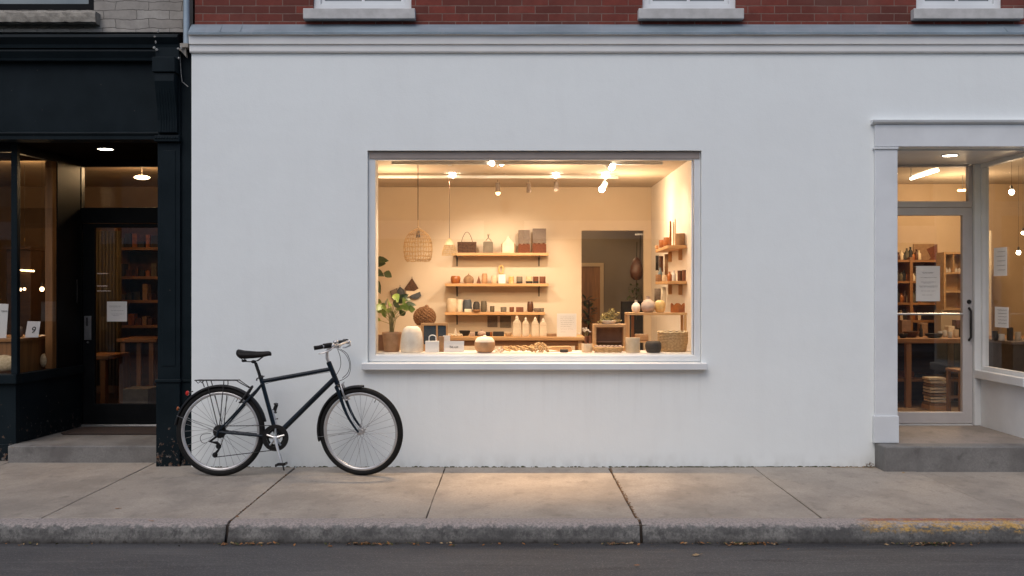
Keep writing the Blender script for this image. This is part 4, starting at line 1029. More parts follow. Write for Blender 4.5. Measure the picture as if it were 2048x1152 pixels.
def crate():
    Y = .46; x0, x1 = X(1186,Y), X(1250.5,Y); z = Z(648,Y); t = thing('open_crate', 'square pine display box with a brown back, topped by a dried shrub', 'crate', ((x0+x1)/2, Y, LZ))
    y0, y1 = Y-.08, Y+.085
    ringframe(x0, x1, LZ, z, y0, y1, .024, wt=.026).build('frame', 'pine', t, bevel=.002)
    MB().box(x0+.02, x1-.02, y1-.03, y1-.024, LZ+.01, z-.02).build('back_panel', 'crate_back', t)
    MB().box(x0+.025, x1-.025, Y+.0, y1-.031, LZ+.075, LZ+.083).build('inner_shelf', 'crate_back', t)
    s = thing('dried_shrub', 'pale yellow dried shrub in a white pot on top of the crate', 'plant', ((x0+x1)/2, Y, z)); rr = random.Random(2)
    x = X(1217, Y); MB().lathe((x, Y, z), [(0,0), (.055,0), (.075,.03), (.07,.032), (0,.03)], 20).build('pot', 'white_clay', s, smooth=True)
    m, f = MB(), MB()
    for i in range(44):
        px = rr.uniform(1195, 1240); lim = 618 + 18*abs((px-1222)/24)**1.4 + rr.uniform(0, 16); e = Vector((X(px,Y), Y+rr.uniform(-.05,.05), Z(lim,Y))); b = Vector((x+rr.uniform(-.05,.05), Y+rr.uniform(-.02,.02), z+.02)); m.tube([b, (b+e)/2+Vector((0,0,.005)), e], .0012, 4)
        for _ in range(16):
            q = b.lerp(e, rr.uniform(.25, 1.05)) + Vector((rr.uniform(-.010,.010), rr.uniform(-.01,.01), rr.uniform(-.008,.008))); f.leaf(q, (rr.uniform(-1,1), rr.uniform(-1,1), rr.uniform(0,1)), .020, .011, .1)
    m.build('stem', 'stem', s); f.build('foliage', 'leaf_olive', s)
crate()
def rack2():
    Y = .62; zt = Z(625,Y); x0, x1 = X(1252,Y), X(1371,Y); t = thing('pine_stand', 'open pine stand with a long top and thin legs at the right of the window', 'stand', ((x0+x1)/2, Y, RF))
    MB().box(x0, x1, Y-.09, Y+.12, zt-.022, zt).build('top', 'pine', t, bevel=.002)
    for px in (1252, 1365):
        for y in (Y-.088, Y+.095): MB().box(X(px,Y), X(px,Y)+.024, y, y+.022, RF, zt-.023).build('leg', 'pinez', t, bevel=.002)
    MB().box(X(1265,Y), X(1266,Y)+.02, Y+.09, Y+.11, RF, zt-.023).build('brace', 'oakz', t)
    MB().box(x0+.025, x1-.025, Y-.07, Y+.10, Z(682,Y)-.012, Z(682,Y)).build('lower_shelf', 'pine', t)
    return zt, Y
zt, Yr = rack2()
block('wooden_bowl_stack', 'low stack of pale wooden dishes inside the pine stand', 'dishes', 1270, 1296, 668, .64, Z(682,.62)+.0005, 'pine', .08, .008)
pot('lidded_jar', 'small speckled white jar with a narrow neck on the pine stand', 'jar', 1263, 1281, 600, Yr, zt, 'vase', 'white_clay')
pot('round_jug', 'large round pale pink vase with a short neck on the pine stand', 'vase', 1282, 1311, 592, Yr, zt, 'vase', 'pinkish')
pot('gilt_vase', 'gold and cream patterned round vase on the pine stand', 'vase', 1309, 1331, 600, Yr, zt, 'round', 'gold')
def crown():
    Y = Yr; x, r, h = geom(1341, 1370, 606, Y, zt); m = MB(); n = 36
    a = [m.v((x+r*cos(2*pi*j/n), Y+r*.6*sin(2*pi*j/n), zt)) for j in range(n)]; b = [m.v((x+r*1.0*cos(2*pi*j/n), Y+r*.6*sin(2*pi*j/n), zt+h*(.68+.32*abs(sin(j*pi/6))))) for j in range(n)]
    for j in range(n): m.bm.faces.new((a[j], a[(j+1)%n], b[(j+1)%n], b[j]))
    m.bm.faces.new(a[::-1]); tag(m.build('scalloped_bowl', 'orange_glaze', smooth=True), 'orange bowl with a jagged crown rim at the right of the pine stand', 'bowl')
crown()
# -- right wall shelf goods
YA = 1.55
pot('tan_canister', 'tan felt canister near the front of the upper right shelf', 'canister', 1351, 1370, 467, YA, zA, 'cyl', 'tan_felt')
for i, (px, py, Y, m_, lab) in enumerate(((1341,442,1.62,'orange_glaze','tallest orange taper with a rounded top on the upper right shelf'), (1347,444,1.60,'cream_clay','tall pale taper beside the orange one'), (1350.5,438,1.66,'straw','thin straw coloured reed standing behind the tapers'))):
    pot('taper_candle', lab, 'candle', px-2.2+i*.5, px+2.2-i*.5, py, Y, zA, 'tall', m_)
pot('amber_jar', 'amber jar left of the tapers on the upper right shelf', 'jar', 1327, 1340, 475, 1.85, zA, 'mug', 'orange_glaze')
pot('amber_jar', 'smaller amber jar further back on the upper right shelf', 'jar', 1318, 1328, 480, 2.1, zA, 'mug', 'orange_glaze')
pot('small_cup', 'tiny clay cup at the far end of the upper right shelf', 'cup', 1310, 1317, 491, 2.5, zA, 'mug', 'terracotta')
pot('spice_jar', 'dark brown jar nearest the glass on the lower right shelf', 'jar', 1355, 1364, 541, 1.6, zB2, 'cyl', 'brown_glaze')
pot('spice_jar', 'brown jar with a thin stick at the right end of the lower right shelf', 'jar', 1364, 1373, 540, 1.56, zB2, 'cyl', 'brick_clay')
pot('honey_jar', 'orange honey jar with a glass lid on the lower right shelf', 'jar', 1334, 1344, 543, 1.75, zB2, 'bottle', 'orange_glaze')
pot('glass_bottle', 'clear narrow glass bottle between the orange and brown jars', 'bottle', 1344, 1352, 541, 1.7, zB2, 'bottle', 'clear_jar')
pot('bean_jar', 'jar of brown beans at the far end of the lower right shelf', 'jar', 1311, 1323, 549, 2.35, zB2, 'cyl', 'bean')
pot('cordial_bottle', 'blue tinted bottle beside the jar of beans', 'bottle', 1316, 1325, 535, 2.45, zB2, 'bottle', 'blue_glass')
pot('pale_jar', 'pale cream jar in the middle of the lower right shelf', 'jar', 1324, 1333, 550, 2.0, zB2, 'mug', 'cream_clay')
def hang(label, px0, px1, pyt, pyb, Y, mat, name='hanging_towel', cat='cloth'):
    m = MB(); n = 7; a = [];
    for i in range(n): 
        x = X(px0+(px1-px0)*i/(n-1), Y); y = Y+.006*sin(i*2.1); a.append((m.v((x, y, Z(pyt,Y))), m.v((x+R(-.003,.003), y+.004, Z(pyb,Y)+R(-.01,.01)))))
    for p, q in zip(a, a[1:]): m.bm.faces.new((p[0], q[0], q[1], p[1]))
    o = m.build(name, mat, smooth=True); s = o.modifiers.new('thickness', 'SOLIDIFY'); s.thickness = .004
    return tag(o, label, cat)
hang('black cloth strip hanging below the upper right shelf, farthest back', 1311, 1317, 511, 542, 2.6, 'near_black')
hang('brown cloth strip hanging beside the black one', 1318, 1326, 512, 545, 2.55, 'brown_glaze')
hang('tan cloth strip below the upper right shelf, nearest the glass', 1329, 1336, 508, 552, 2.2, 'tan_felt')
hang('pale striped cloth below the lower right shelf', 1309, 1321, 577, 604, 2.6, 'greyweave')
hang('cream cloth hanging below the lower right shelf in front of the striped one', 1323, 1331, 574, 612, 2.2, 'linen')
# -- back wall shelf 1
Y = 4.02
def baskets():
    x, r, h = geom(916, 952, 484, Y, zs1); t = thing('handled_basket', 'brown rectangular basket with a thin looped handle on the top shelf', 'basket', (x, Y, zs1))
    m = MB(); 
    for k in range(8): q = r*(.97+.03*k/7); m.tube([(x+q*u, Y+.05*v_, zs1+.006+h*.9*k/7) for u, v_ in ((-1,-1),(-.5,-1.1),(0,-1),(.5,-1.1),(1,-1),(1,0),(1,1),(0,1),(-1,1),(-1,0))], .0085, 6, closed=True)
    m.build('weave', 'brown_weave', t, smooth=True); MB().box(x-r*.95, x+r*.95, Y-.045, Y+.045, zs1, zs1+h*.85).build('lining', 'near_black', t)
    zt_ = Z(464,Y); hh = zt_-zs1-h*.9; MB().tube([(x-r*.65+r*1.3*i/12, Y, zs1+h*.9+hh*sin(pi*i/12)**.8) for i in range(13)], .0035, 5).build('handle', 'brown_weave', t, smooth=True)
    x, r, h = geom(966.5, 986, 483, Y, zs1); t = thing('felt_pouch', 'grey felt pouch tied with a dark cord on the top shelf', 'bag', (x, Y, zs1))
    MB().prism([(x-r,zs1), (x+r,zs1), (x+r,zs1+h*.93), (x+r*.8,zs1+h), (x-r*.8,zs1+h), (x-r,zs1+h*.93)], Y-.02, Y+.02).build('pouch', 'grey_felt', t, bevel=.004)
    m = MB(); z = zs1+h; m.tube([(x-.03, Y-.01, z+.008), (x, Y, z+.045), (x+.012, Y, z+.095)], .0045, 6); m.tube([(x+.04, Y-.01, z+.006), (x, Y, z+.05), (x-.006, Y, z+.09)], .0045, 6); m.build('cord', 'olive', t, smooth=True)
    x, r, h = geom(1003, 1030, 472, Y, zs1); t = thing('fabric_bag', 'cream house-shaped fabric bag with tan side straps on the top shelf', 'bag', (x, Y, zs1))
    MB().prism([(x-r*.86,zs1), (x+r*.86,zs1), (x+r*.86,zs1+h*.6), (x+r*.3,zs1+h*.78), (x+r*.12,zs1+h*.95), (x,zs1+h), (x-r*.14,zs1+h*.94), (x-r*.35,zs1+h*.76), (x-r*.86,zs1+h*.58)], Y-.03, Y+.03).build('bag', 'linen', t, bevel=.006)
    for s in (-1, 1): MB().tube([(x+s*r*.7, Y-.02, zs1+h*.62), (x+s*r*.98, Y-.02, zs1+h*.5), (x+s*r, Y-.02, zs1+.006)], .006, 6).build('strap', 'tan_felt', t, smooth=True)
    for a, b, py, lab in ((1036.5, 1060, 460, 'shorter grey and rust woven panel on the top shelf'), (1065, 1092.5, 457, 'taller grey and rust woven panel at the right of the top shelf')):
        x, r, h = geom(a, b, py, Y, zs1); t = thing('woven_textile', lab, 'textile', (x, Y, zs1))
        MB().box(x-r*.97, x+r*.97, Y-.012, Y+.012, zs1+h*.40, zs1+h).build('grey_weave', 'greyweave', t, bevel=.003)
        m = MB(); pts = [(x-r, zs1), (x+r, zs1)] + [(x+r-2*r*i/9, zs1+h*(.36+.05*((i*7)%3)/2)) for i in range(10)]; m.prism(pts, Y-.017, Y+.014); m.build('rust_weave', 'rust', t)
baskets()
# -- back wall shelf 2
def two_tone(name, label, cat, px0, px1, pyt, zb, top, low, frac=.28, prof='cyl'):
    x, r, h = geom(px0, px1, pyt, Y, zb); t = thing(name, label, cat, (x, Y, zb))
    MB().lathe((x, Y, zb), [(a*r, b*h) for a, b in PR[prof]], 24).build('vessel', top, t, smooth=True)
    MB().lathe((x, Y, zb), [(0,-.0001), (r*1.01,0), (r*1.012,h*frac)], 24).build('dark_base', low, t, smooth=True)
pot('round_mug', 'round orange brown mug at the left end of the middle shelf', 'mug', 901, 921, 552, Y, zs2, 'squat', 'orange_glaze')
pot('gourd_jar', 'brown gourd shaped jar with a stalk on the middle shelf', 'jar', 927, 948, 547, Y, zs2, 'gourd', 'tan_felt')
pot('spiky_cone', 'little brown spiky cone ornament on the middle shelf', 'ornament', 953, 962, 552, Y, zs2, 'cone', 'brick_clay')
pot('tan_vase', 'tan leaning oval vase beside the spiky cone', 'vase', 963, 975, 547, Y, zs2, 'tall', 'terracotta')
pot('cream_cup', 'pale cream curved cup on the middle shelf', 'cup', 982, 995, 551, Y, zs2, 'squat', 'cream_clay')
block('white_box', 'bright white block in the centre of the middle shelf', 'box', 997, 1011, 549, Y, zs2, 'paper', .08)
x, r, h = geom(996.5, 1007.5, 531, 4.1, Z(547,4.1)); 
tag(MB().tube([(x+r*.8*cos(2*pi*i/16), 4.13, Z(539,4.1)+.05*sin(2*pi*i/16)) for i in range(16)], .012, 6, closed=True).build('straw_ring', 'gold', smooth=True), 'small oval straw ring hung on the wall above the white block', 'ornament')
pot('yellow_cup', 'small yellow cup on the middle shelf', 'cup', 1017, 1028, 553, Y, zs2, 'cyl', 'gold')
two_tone('banded_cup', 'grey cup with a black base on the middle shelf', 'cup', 1033, 1045, 553, zs2, 'grey_felt', 'near_black')
two_tone('banded_cup', 'cream and brown banded cup with a black base', 'cup', 1052, 1065, 553, zs2, 'pale_straw', 'near_black', .34)
two_tone('banded_cup', 'rust cup with a black base beside the dark red canister', 'cup', 1066, 1077, 553, zs2, 'rust', 'near_black', .34)
pot('red_canister', 'dark red brown canister at the right end of the middle shelf', 'canister', 1079, 1091, 553, Y, zs2, 'cyl', 'brick_clay')
# -- back wall shelf 3
pot('cream_jar', 'large cream jar at the left end of the lowest shelf', 'jar', 892, 915, 597, Y, zs3, 'tall', 'cream_clay')
pot('cream_jar', 'pale cream jar half hidden beside the largest one', 'jar', 913, 927, 599, 4.06, zs3, 'mug', 'linen')
pot('grey_vase', 'slate grey rounded vase on the lowest shelf', 'vase', 925.5, 944, 599, 4.03, zs3, 'tall', 'slate')
block('white_cube', 'small white cube in front of the slate vase', 'box', 929, 943, 618, 3.95, zs3, 'linen', .06)
pot('dark_pod_vase', 'dark charcoal two-lobed vase on the lowest shelf', 'vase', 946, 960, 603, Y, zs3, 'round', 'dark_stone')
pot('olive_cup', 'olive brown flared cup on the lowest shelf', 'cup', 961, 974, 602, Y, zs3, 'tall', 'olive')
pot('clay_dish', 'small terracotta dish in front of the charcoal vase', 'dish', 944, 962, 619, 3.93, zs3, 'bowl', 'terracotta')
pot('tiny_cup', 'tiny olive cup alone on the lowest shelf', 'cup', 980, 989, 612, Y, zs3, 'mug', 'olive')
pot('grey_cup', 'grey tumbler in the middle of the lowest shelf', 'cup', 1001, 1013, 614, Y, zs3, 'mug', 'grey_felt')
pot('clay_cup', 'small rust tumbler between the grey tumbler and brown box', 'cup', 1019, 1028, 614, Y, zs3, 'mug', 'brick_clay')
block('brown_box', 'reddish brown box on the lowest shelf', 'box', 1032, 1047, 614, Y, zs3, 'brick_clay', .07)
pot('brown_vase', 'dark brown upright vase near the right end of the lowest shelf', 'vase', 1054, 1067, 603, Y, zs3, 'tall', 'brown_glaze')
pot('grey_bowl', 'pale grey bowl at the right end of the lowest shelf', 'bowl', 1067, 1082, 616, Y, zs3, 'squat', 'greyweave')
pot('grey_beaker', 'small grey beaker at the very end of the lowest shelf', 'cup', 1081, 1088, 616, Y, zs3, 'mug', 'grey_felt')
# -- wall ornaments left
def wallshape(name, label, cat, polys, Yw=4.14):
    t = thing(name, label, cat, (X(polys[0][2][0][0],Yw), Yw, Z(polys[0][2][0][1],Yw)))
    for i, (nm, mat, pts) in enumerate(polys):
        MB().prism([(X(a,Yw), Z(b,Yw)) for a, b in pts], Yw-.012-.0015*i, Yw+.015).build(nm, mat, t)
    MB().tube([(X(polys[0][2][0][0],Yw), Yw-.004, Z(polys[0][2][0][1]-3,Yw)), (X(polys[0][2][0][0],Yw), Yw-.004, Z(polys[0][2][0][1]+2,Yw))], .003, 5).build('hook', 'dark_metal', t)
wallshape('wall_hanging', 'brown, cream and grey teardrop felt wall hanging', 'wall hanging', [('brown_felt', 'brown_weave', [(824,556),(837,577),(828,582),(812,581),(809,577)]), ('cream_felt', 'linen', [(812,581.5),(828,582.5),(837,577.5),(840,583),(820,592),(815,594)]), ('grey_felt', 'slate', [(840,583.5),(842.5,592),(836,597),(827,598.5),(819,594),(823,590)])])
wallshape('wall_hanging', 'grey pointed felt wall hanging behind the houseplant', 'wall hanging', [('grey_felt', 'slate', [(800,573),(808,580),(812,596),(806,606),(795,602),(795,580)]), ('pale_felt', 'greyweave', [(794.5,576),(794.5,600),(784,598),(780,582)])])
# knobbly brown ball on a stand
def knob():
    Yk = 2.4; x, r, h = geom(829, 870, 614, Yk, Z(652,Yk)); zc = Z(634,Yk); t = thing('seed_head_ball', 'round brown ball of dried seed heads on a hidden stand behind the wooden frame', 'ornament', (x, Yk, RF)); m = MB()
    for i in range(170):
        u = -1+2*(i+.5)/170; a = i*2.39996; q = sqrt(1-u*u); m.ell((x+r*q*cos(a)*.97, Yk+r*q*sin(a), zc+r*.9*u), .020, .020, .018, 6, 4)
    m.ell((x+.02, Yk, zc+r*.95), .025, .02, .03, 8, 6); m.build('seed_heads', 'bean', t, smooth=True); MB().ell((x, Yk, zc), r*.93, r*.93, r*.86).build('core', 'near_black', t, smooth=True)
    MB().box(x-.12, x+.12, Yk-.12, Yk+.12, RF, zc-r*.8).build('plinth', 'cream_clay', t)
knob()
# -- table goods
def tg(f, *a, **k): return f(*a, **k)
TYf = TY-.1
blobs('shell_cluster', 'cream cluster of shells at the left end of the long table', 'shells', 893, 926, 666, TYf, tz, 'linen', 40, .014, 12)
pot('paper_cone', 'little white paper cone on the shells at the table left end', 'ornament', 907, 915, 656, TYf+.05, tz, 'cone', 'white_clay')
pot('dark_bowl', 'wide dark wooden bowl on the long table', 'bowl', 918, 941, 661, TYf+.1, tz, 'bowl', 'near_black')
block('pink_soap', 'pale pink soap bar beside the dark wooden bowl', 'soap', 940, 950, 665, TYf, tz, 'pinkish', .05)
block('dark_tin', 'low dark tin beside the pink soap', 'tin', 950, 957, 663, TYf+.08, tz, 'near_black', .06)
pot('knobbed_bowl', 'small pinkish bowl with a knobbed lid on the long table', 'bowl', 955, 972, 659, TYf, tz, 'vase', 'pinkish')
pot('dark_cup', 'small black cup on the long table', 'cup', 971, 981, 664, TYf+.05, tz, 'mug', 'near_black')
pot('amber_cup', 'small amber cup beside the black one on the table', 'cup', 980, 985, 664, TYf+.02, tz, 'mug', 'orange_glaze')
block('dark_box', 'long dark brown box in the middle of the long table', 'box', 986, 1008, 663, TYf+.04, tz, 'near_black', .09)
pot('cream_bowl', 'small cream bowl on the table left of the tied packets', 'bowl', 1009, 1024, 664.5, TYf, tz, 'bowl', 'cream_clay')
for a, b, py, lab in ((1025.5,1042,631,'tallest cream packet with a pointed white top'), (1044.5,1058,634,'narrow cream packet second in the row of four'), (1063,1078,634,'cream packet with a tied white top, third in the row'), (1079,1093.5,636,'shortest cream packet, next to the white notice')):
    x, r, h = geom(a, b, py, TYf, tz); t = thing('tied_packet', lab, 'packet', (x, TYf, tz), 'tied cream packets on the table')
    MB().prism([(x-r,tz), (x+r,tz), (x+r*.95,tz+h*.66), (x+r*.4,tz+h*.82), (x-r*.4,tz+h*.82), (x-r*.95,tz+h*.66)], TYf-.035, TYf+.035).build('packet', 'linen', t, bevel=.006)
    MB().lathe((x, TYf, tz), [(r*.36,h*.80), (r*.42,h*.86), (r*.38,h*.92), (r*.1,h), (0,h)], 12).build('tied_top', 'white_clay', t, smooth=True)
    scribble([(tz+h*.60, .1, .9)], x-r, x+r, TYf-.0365, .0012, .003, 3).build('string', 'straw', t)
block('tan_carton', 'flat tan carton between the packets and the white notice', 'box', 1093, 1113, 667, TYf, tz, 'tan_felt', .09)
card('counter_notice', 'white handwritten notice standing on the right end of the long table', 1114, 1153, 627, TYf-.05, tz, lines=[(Z(y_,TYf-.05), .18, e) for y_, e in ((634,.85),(637.5,.88),(641,.8),(645,.86),(649,.8),(653,.7),(658,.82),(664,.45))], seed=4, cat='notice')
# papers and a dark case on the lower back wall
for a, b, c, d, m_, lab in ((975,995,632,654,'greyweave','square grey print pinned under the lowest shelf'), (1000,1022,632,655,'grey_felt','faint grey print pinned right of the square one')):
    tag(MB().box(X(a,4.15), X(b,4.15), 4.145, 4.155, Z(d,4.15), Z(c,4.15)).build('pinned_print', m_), lab, 'print')
# -- back room
hb = thing('hanging_bag', 'dark brown rounded bag hanging on two cords in the dark doorway', 'bag', (X(1273,4.4), 4.4, Z(480,4.4)))
x, r, h = geom(1259.5, 1287, 515, 4.4, Z(560,4.4))
MB().lathe((x, 4.4, Z(560,4.4)), [(0,0), (r*.4,.0), (r*.85,h*.12), (r,h*.35), (r*.92,h*.6), (r*.6,h*.88), (r*.2,h), (0,h)], 20).build('bag', 'brown_glaze', hb, smooth=True)
MB().tube([(x, 4.4, Z(520,4.4)), (x+.004, 4.4, Z(484,4.4))], .005, 6).build('cord', 'near_black', hb); MB().tube([(x+.045, 4.42, Z(525,4.4)), (x+.05, 4.42, Z(470,4.4))], .006, 6).build('cord', 'near_black', hb)
MB().box(x-.02, x+.08, 4.38, 4.43, Z(470,4.4)-.002, Z(467,4.4)).build('hook_rail', 'steel', hb)
hp2 = thing('trailing_plant', 'dark trailing plant hanging under the brown bag', 'plant', (x, 4.6, Z(565,4.6))); m = MB(); rr = random.Random(4)
for i in range(60): m.leaf((X(rr.uniform(1256,1282),4.6), 4.6+rr.uniform(-.06,.06), Z(rr.uniform(570,600),4.6)), (rr.uniform(-1,1), rr.uniform(-.5,.5), rr.uniform(-.6,.4)), .05, .03, .2)
m.build('foliage', 'leaf_dark', hp2); MB().tube([(x+.02, 4.6, Z(560,4.6)), (x+.02, 4.6, Z(640,4.6))], .006, 6).build('stem', 'darkwood', hp2)
MB().box(X(1243,4.9), X(1285,4.9), 4.8, 5.0, RF, Z(603,4.9)).build('dark_cabinet', 'near_black').location.x += 0
tag(bpy.data.objects['dark_cabinet'], 'black cabinet standing in the dark back room', 'cabinet')
fp = thing('floor_plant', 'dark leafy plant standing in the dark back room at the left of the doorway', 'plant', (X(1180,5.0), 5.0, RF)); m = MB()
for i in range(40): m.leaf((X(rr.uniform(1168,1184),5.0), 5.0+rr.uniform(-.08,.08), Z(rr.uniform(598,650),5.0)), (rr.uniform(-1,1), rr.uniform(-.5,.5), rr.uniform(-.2,.8)), .13, .05, .3)
m.build('foliage', 'leaf_dark', fp); MB().tube([(X(1176,5), 5, RF+.2), (X(1178,5), 5, Z(600,5))], .012, 6).build('stem', 'darkwood', fp); MB().lathe((X(1178,5), 5, RF), [(a*.15, b*.3) for a, b in PR['pot']], 16).build('pot', 'dark_stone', fp, smooth=True)
lamp('POINT', (1.0, 4.9, 2.5), 12, (1,.72,.42), B, size=.1)
for x_, y_ in ((-1.25, 2.2), (.35, 1.9), (1.25, 2.6)): lamp('POINT', (x_, y_, 2.40), 32, (1,.69,.41), B, size=.12)  # fill lights added for room ambience, no fixture at these points
# ================================================================== RIGHT INTERIOR (seen through the glazed door and the side window)
t = thing('work_table', 'long amber wooden table seen through the glazed door', 'table', (5.0, 3.0, ST))
Yt = 2.9; zt2 = Z(675, Yt)
MB().box(3.9, 6.3, Yt-.3, Yt+.5, zt2-.05, zt2).build('table_top', 'oak', t, bevel=.004)
for x in (4.35, 5.0, 5.5, 6.2): MB().box(x, x+.06, Yt-.28, Yt-.22, ST, zt2-.051).build('leg', 'oakz', t, bevel=.003)
for x in (4.1, 5.1, 6.2): MB().box(x, x+.06, Yt+.4, Yt+.46, ST, zt2-.051).build('leg', 'oakz', t)
MB().box(4.0, 6.25, Yt-.2, Yt+.42, ST+.28, ST+.31).build('lower_shelf', 'oak', t)
MB().box(4.0, 6.25, Yt+.43, Yt+.45, ST, zt2-.06).build('back_panel', 'darkwood', t)
st = thing('wooden_stool', 'plain wooden stool inside the right of the glazed door', 'stool', (X(1930,2.0), 2.0, ST)); xs_ = X(1906,2.0); zz = Z(738,2.0)
MB().box(xs_, xs_+.38, 1.85, 2.2, zz-.03, zz).build('seat', 'oak', st, bevel=.006)
for dx in (.01, .34):
    for y in (1.86, 2.16): MB().box(xs_+dx, xs_+dx+.035, y, y+.035, ST, zz-.031).build('leg', 'oakz', st)
for y in (1.87, 2.17): MB().box(xs_+.046, xs_+.339, y, y+.02, ST+.15, ST+.18).build('stretcher', 'oak', st)
mg = thing('magazine_stack', 'pale stack of folded papers under the amber table', 'papers', (X(1872,2.5), 2.5, ST)); x = X(1872,2.45); rr = random.Random(1)
for i in range(9):
    z = ST+.05+i*.034; d = rr.uniform(-.012,.012); MB().box(x-.09+d, x+.09+d, 2.38, 2.58, z, z+.024).build('folded_paper', 'linen' if i % 3 else 'tan_felt', mg)
MB().box(x-.10, x+.10, 2.37, 2.6, ST, ST+.048).build('tray', 'pine', mg)
# goods on the table
for i, (px, r_, h_, m_, nm, lab) in enumerate(((1806,.05,.05,'near_black','shallow_dish','black shallow dish at the left end of the amber table'),(1822,.09,.07,'brown_glaze','wide_dish','wide brown dish on the amber table'),(1842,.02,.14,'near_black','dark_bottle','slim dark bottle on the amber table'),
        (1868,.10,.05,'near_black','black_platter','black platter near the front of the amber table'),(1880,.025,.07,'clear_jar','water_glass','first small clear glass on the amber table'),(1890,.025,.075,'clear_jar','water_glass','second small clear glass, right of the first'),(1900,.025,.07,'clear_jar','water_glass','third small clear glass on the amber table'),(1912,.03,.09,'cream_clay','cream_pot','cream pot beside the clear glasses'),(1924,.06,.10,'near_black','black_pot','black pot at the right end of the amber table'))):
    yy = Yt-.1+(i%3)*.12; x = X(px,yy); pf = 'bowl' if r_ > .04 else ('bottle' if h_ > .1 else 'mug')
    tag(MB().lathe((x, yy, zt2), [(a*r_, b*h_) for a, b in PR[pf]], 18).build(nm, m_, smooth=True, origin=(x, yy, zt2)), lab, nm.split('_')[1])
for px0, px1, py, yy, m_, nm, lab in ((1800,1818,640,3.4,'crate_back','storage_box','brown box at the left on the back edge of the amber table'),(1838,1852,646,3.35,'tan_felt','storage_box','tan box in the middle of the amber table'),(1893,1905,652,3.4,'linen','paper_box','cream box behind the clear glasses'),(1908,1926,640,3.45,'brown_glaze','storage_box','dark brown box at the right on the amber table')):
    block(nm, lab, 'box', px0, px1, py, yy, zt2+.0, m_, .12)
for px0, px1, py, m_, lab in ((1802,1822,742,'rust','rust coloured crate on the low shelf under the amber table'),(1826,1846,748,'near_black','black crate on the low shelf under the amber table'),(1896,1912,745,'brown_weave','brown basket-like crate on the low shelf under the amber table')):
    block('floor_crate', lab, 'crate', px0, px1, py, 3.0, ST+.311, m_, .2)
# back shelf unit with bottles
bs = thing('bottle_shelf', 'dark shelf unit packed with bottles behind the glazed door', 'shelf unit', (5.2, 5.2, ST)); Yb = 5.1
for py in (520, 562, 605, 640): MB().box(4.6, 6.3, Yb-.12, QB-.01, Z(py,Yb)-.03, Z(py,Yb)).build('shelf_board', 'oak', bs)
for x in (4.58, 5.28, 6.3): MB().box(x, x+.04, Yb-.13, QB-.01, ST, Z(515,Yb)).build('upright', 'oakz', bs)
MB().box(4.6, 6.3, QB-.03, QB-.012, ST, Z(640,Yb)).build('back_panel', 'darkwood', bs)
bi = 0
kinds = [('brown_glaze','brown'),('orange_glaze','amber'),('near_black','black'),('olive','olive'),('dark_stone','charcoal'),('cream_clay','cream')]
for row, py in enumerate((520, 562, 605, 640)):
    for px in range(1796, 1842, 6):
        if row < 2 and px > 1838: continue
        c, nm = kinds[bi*5 % 6]; hgt = rr.uniform(.10, .18); x = X(px+rr.uniform(-1,1), Yb)
        o = MB().lathe((x, Yb, Z(py,Yb)), [(a*.032, b*hgt) for a, b in PR['bottle']], 12).build('shelf_bottle', c, smooth=True, origin=(x, Yb, Z(py,Yb)))
        tag(o, f'{nm} bottle on the {("top","second","third","lowest")[row]} level of the shelf unit behind the glazed door, number {0}'.split(', number')[0], 'bottle', 'bottles on the shelf unit behind the glazed door'); bi += 1
# poster, wall box, hanging lamp
po = thing('wall_picture', 'square picture in browns with a dark corner above the bottle shelf', 'picture', (X(1850,5.38), 5.38, Z(532,5.38)))
MB().box(X(1827,5.38), X(1875,5.38), 5.375, 5.395, Z(533,5.38), Z(488,5.38)).build('print', 'tan_felt', po)
MB().prism([(X(1853,5.37), Z(498,5.37)), (X(1874,5.37), Z(489,5.37)), (X(1874,5.37), Z(531,5.37)), (X(1846,5.37), Z(531,5.37)), (X(1862,5.37), Z(515,5.37))], 5.366, 5.374).build('dark_shape', 'rust', po)
wb = thing('wall_box_shelf', 'square pine box shelf with small white bottles, high behind the door', 'shelf', (X(1903,4.2), 4.2, Z(583,4.2))); Yq = 4.25
x0, x1 = X(1880,Yq), X(1927,Yq)
ringframe(x0, x1, Z(620,Yq), Z(505,Yq), Yq-.12, Yq+.12, .025).build('box', 'pine', wb)
for py in (545, 582): MB().box(x0+.026, x1-.026, Yq-.11, Yq+.11, Z(py,Yq)-.02, Z(py,Yq)).build('shelf_board', 'pine', wb)
MB().box(x0+.01, x1-.01, Yq+.121, Yq+.13, Z(618,Yq), Z(507,Yq)).build('back_panel', 'pine', wb)
MB().box(x0+.12, x0+.14, Yq-.1, Yq+.11, Z(545,Yq)+.001, Z(508,Yq)).build('divider', 'pinez', wb)
MB().box(x0-.02, x1+.02, Yq-.08, Yq+.13, ST, Z(620,Yq)-.001).build('plinth', 'room_tan', wb)
for i, px in enumerate((1890, 1896, 1902, 1909, 1915, 1921)):
    x = X(px,Yq); tag(MB().lathe((x, Yq-.05, Z(545,Yq)), [(a*.016, b*.06) for a, b in PR['bottle']], 10).build('small_white_bottle', 'white_clay', smooth=True, origin=(x, Yq-.05, Z(545,Yq))), 'tiny white bottle in a row on the pine box shelf', 'bottle', 'tiny white bottles on the pine box shelf')
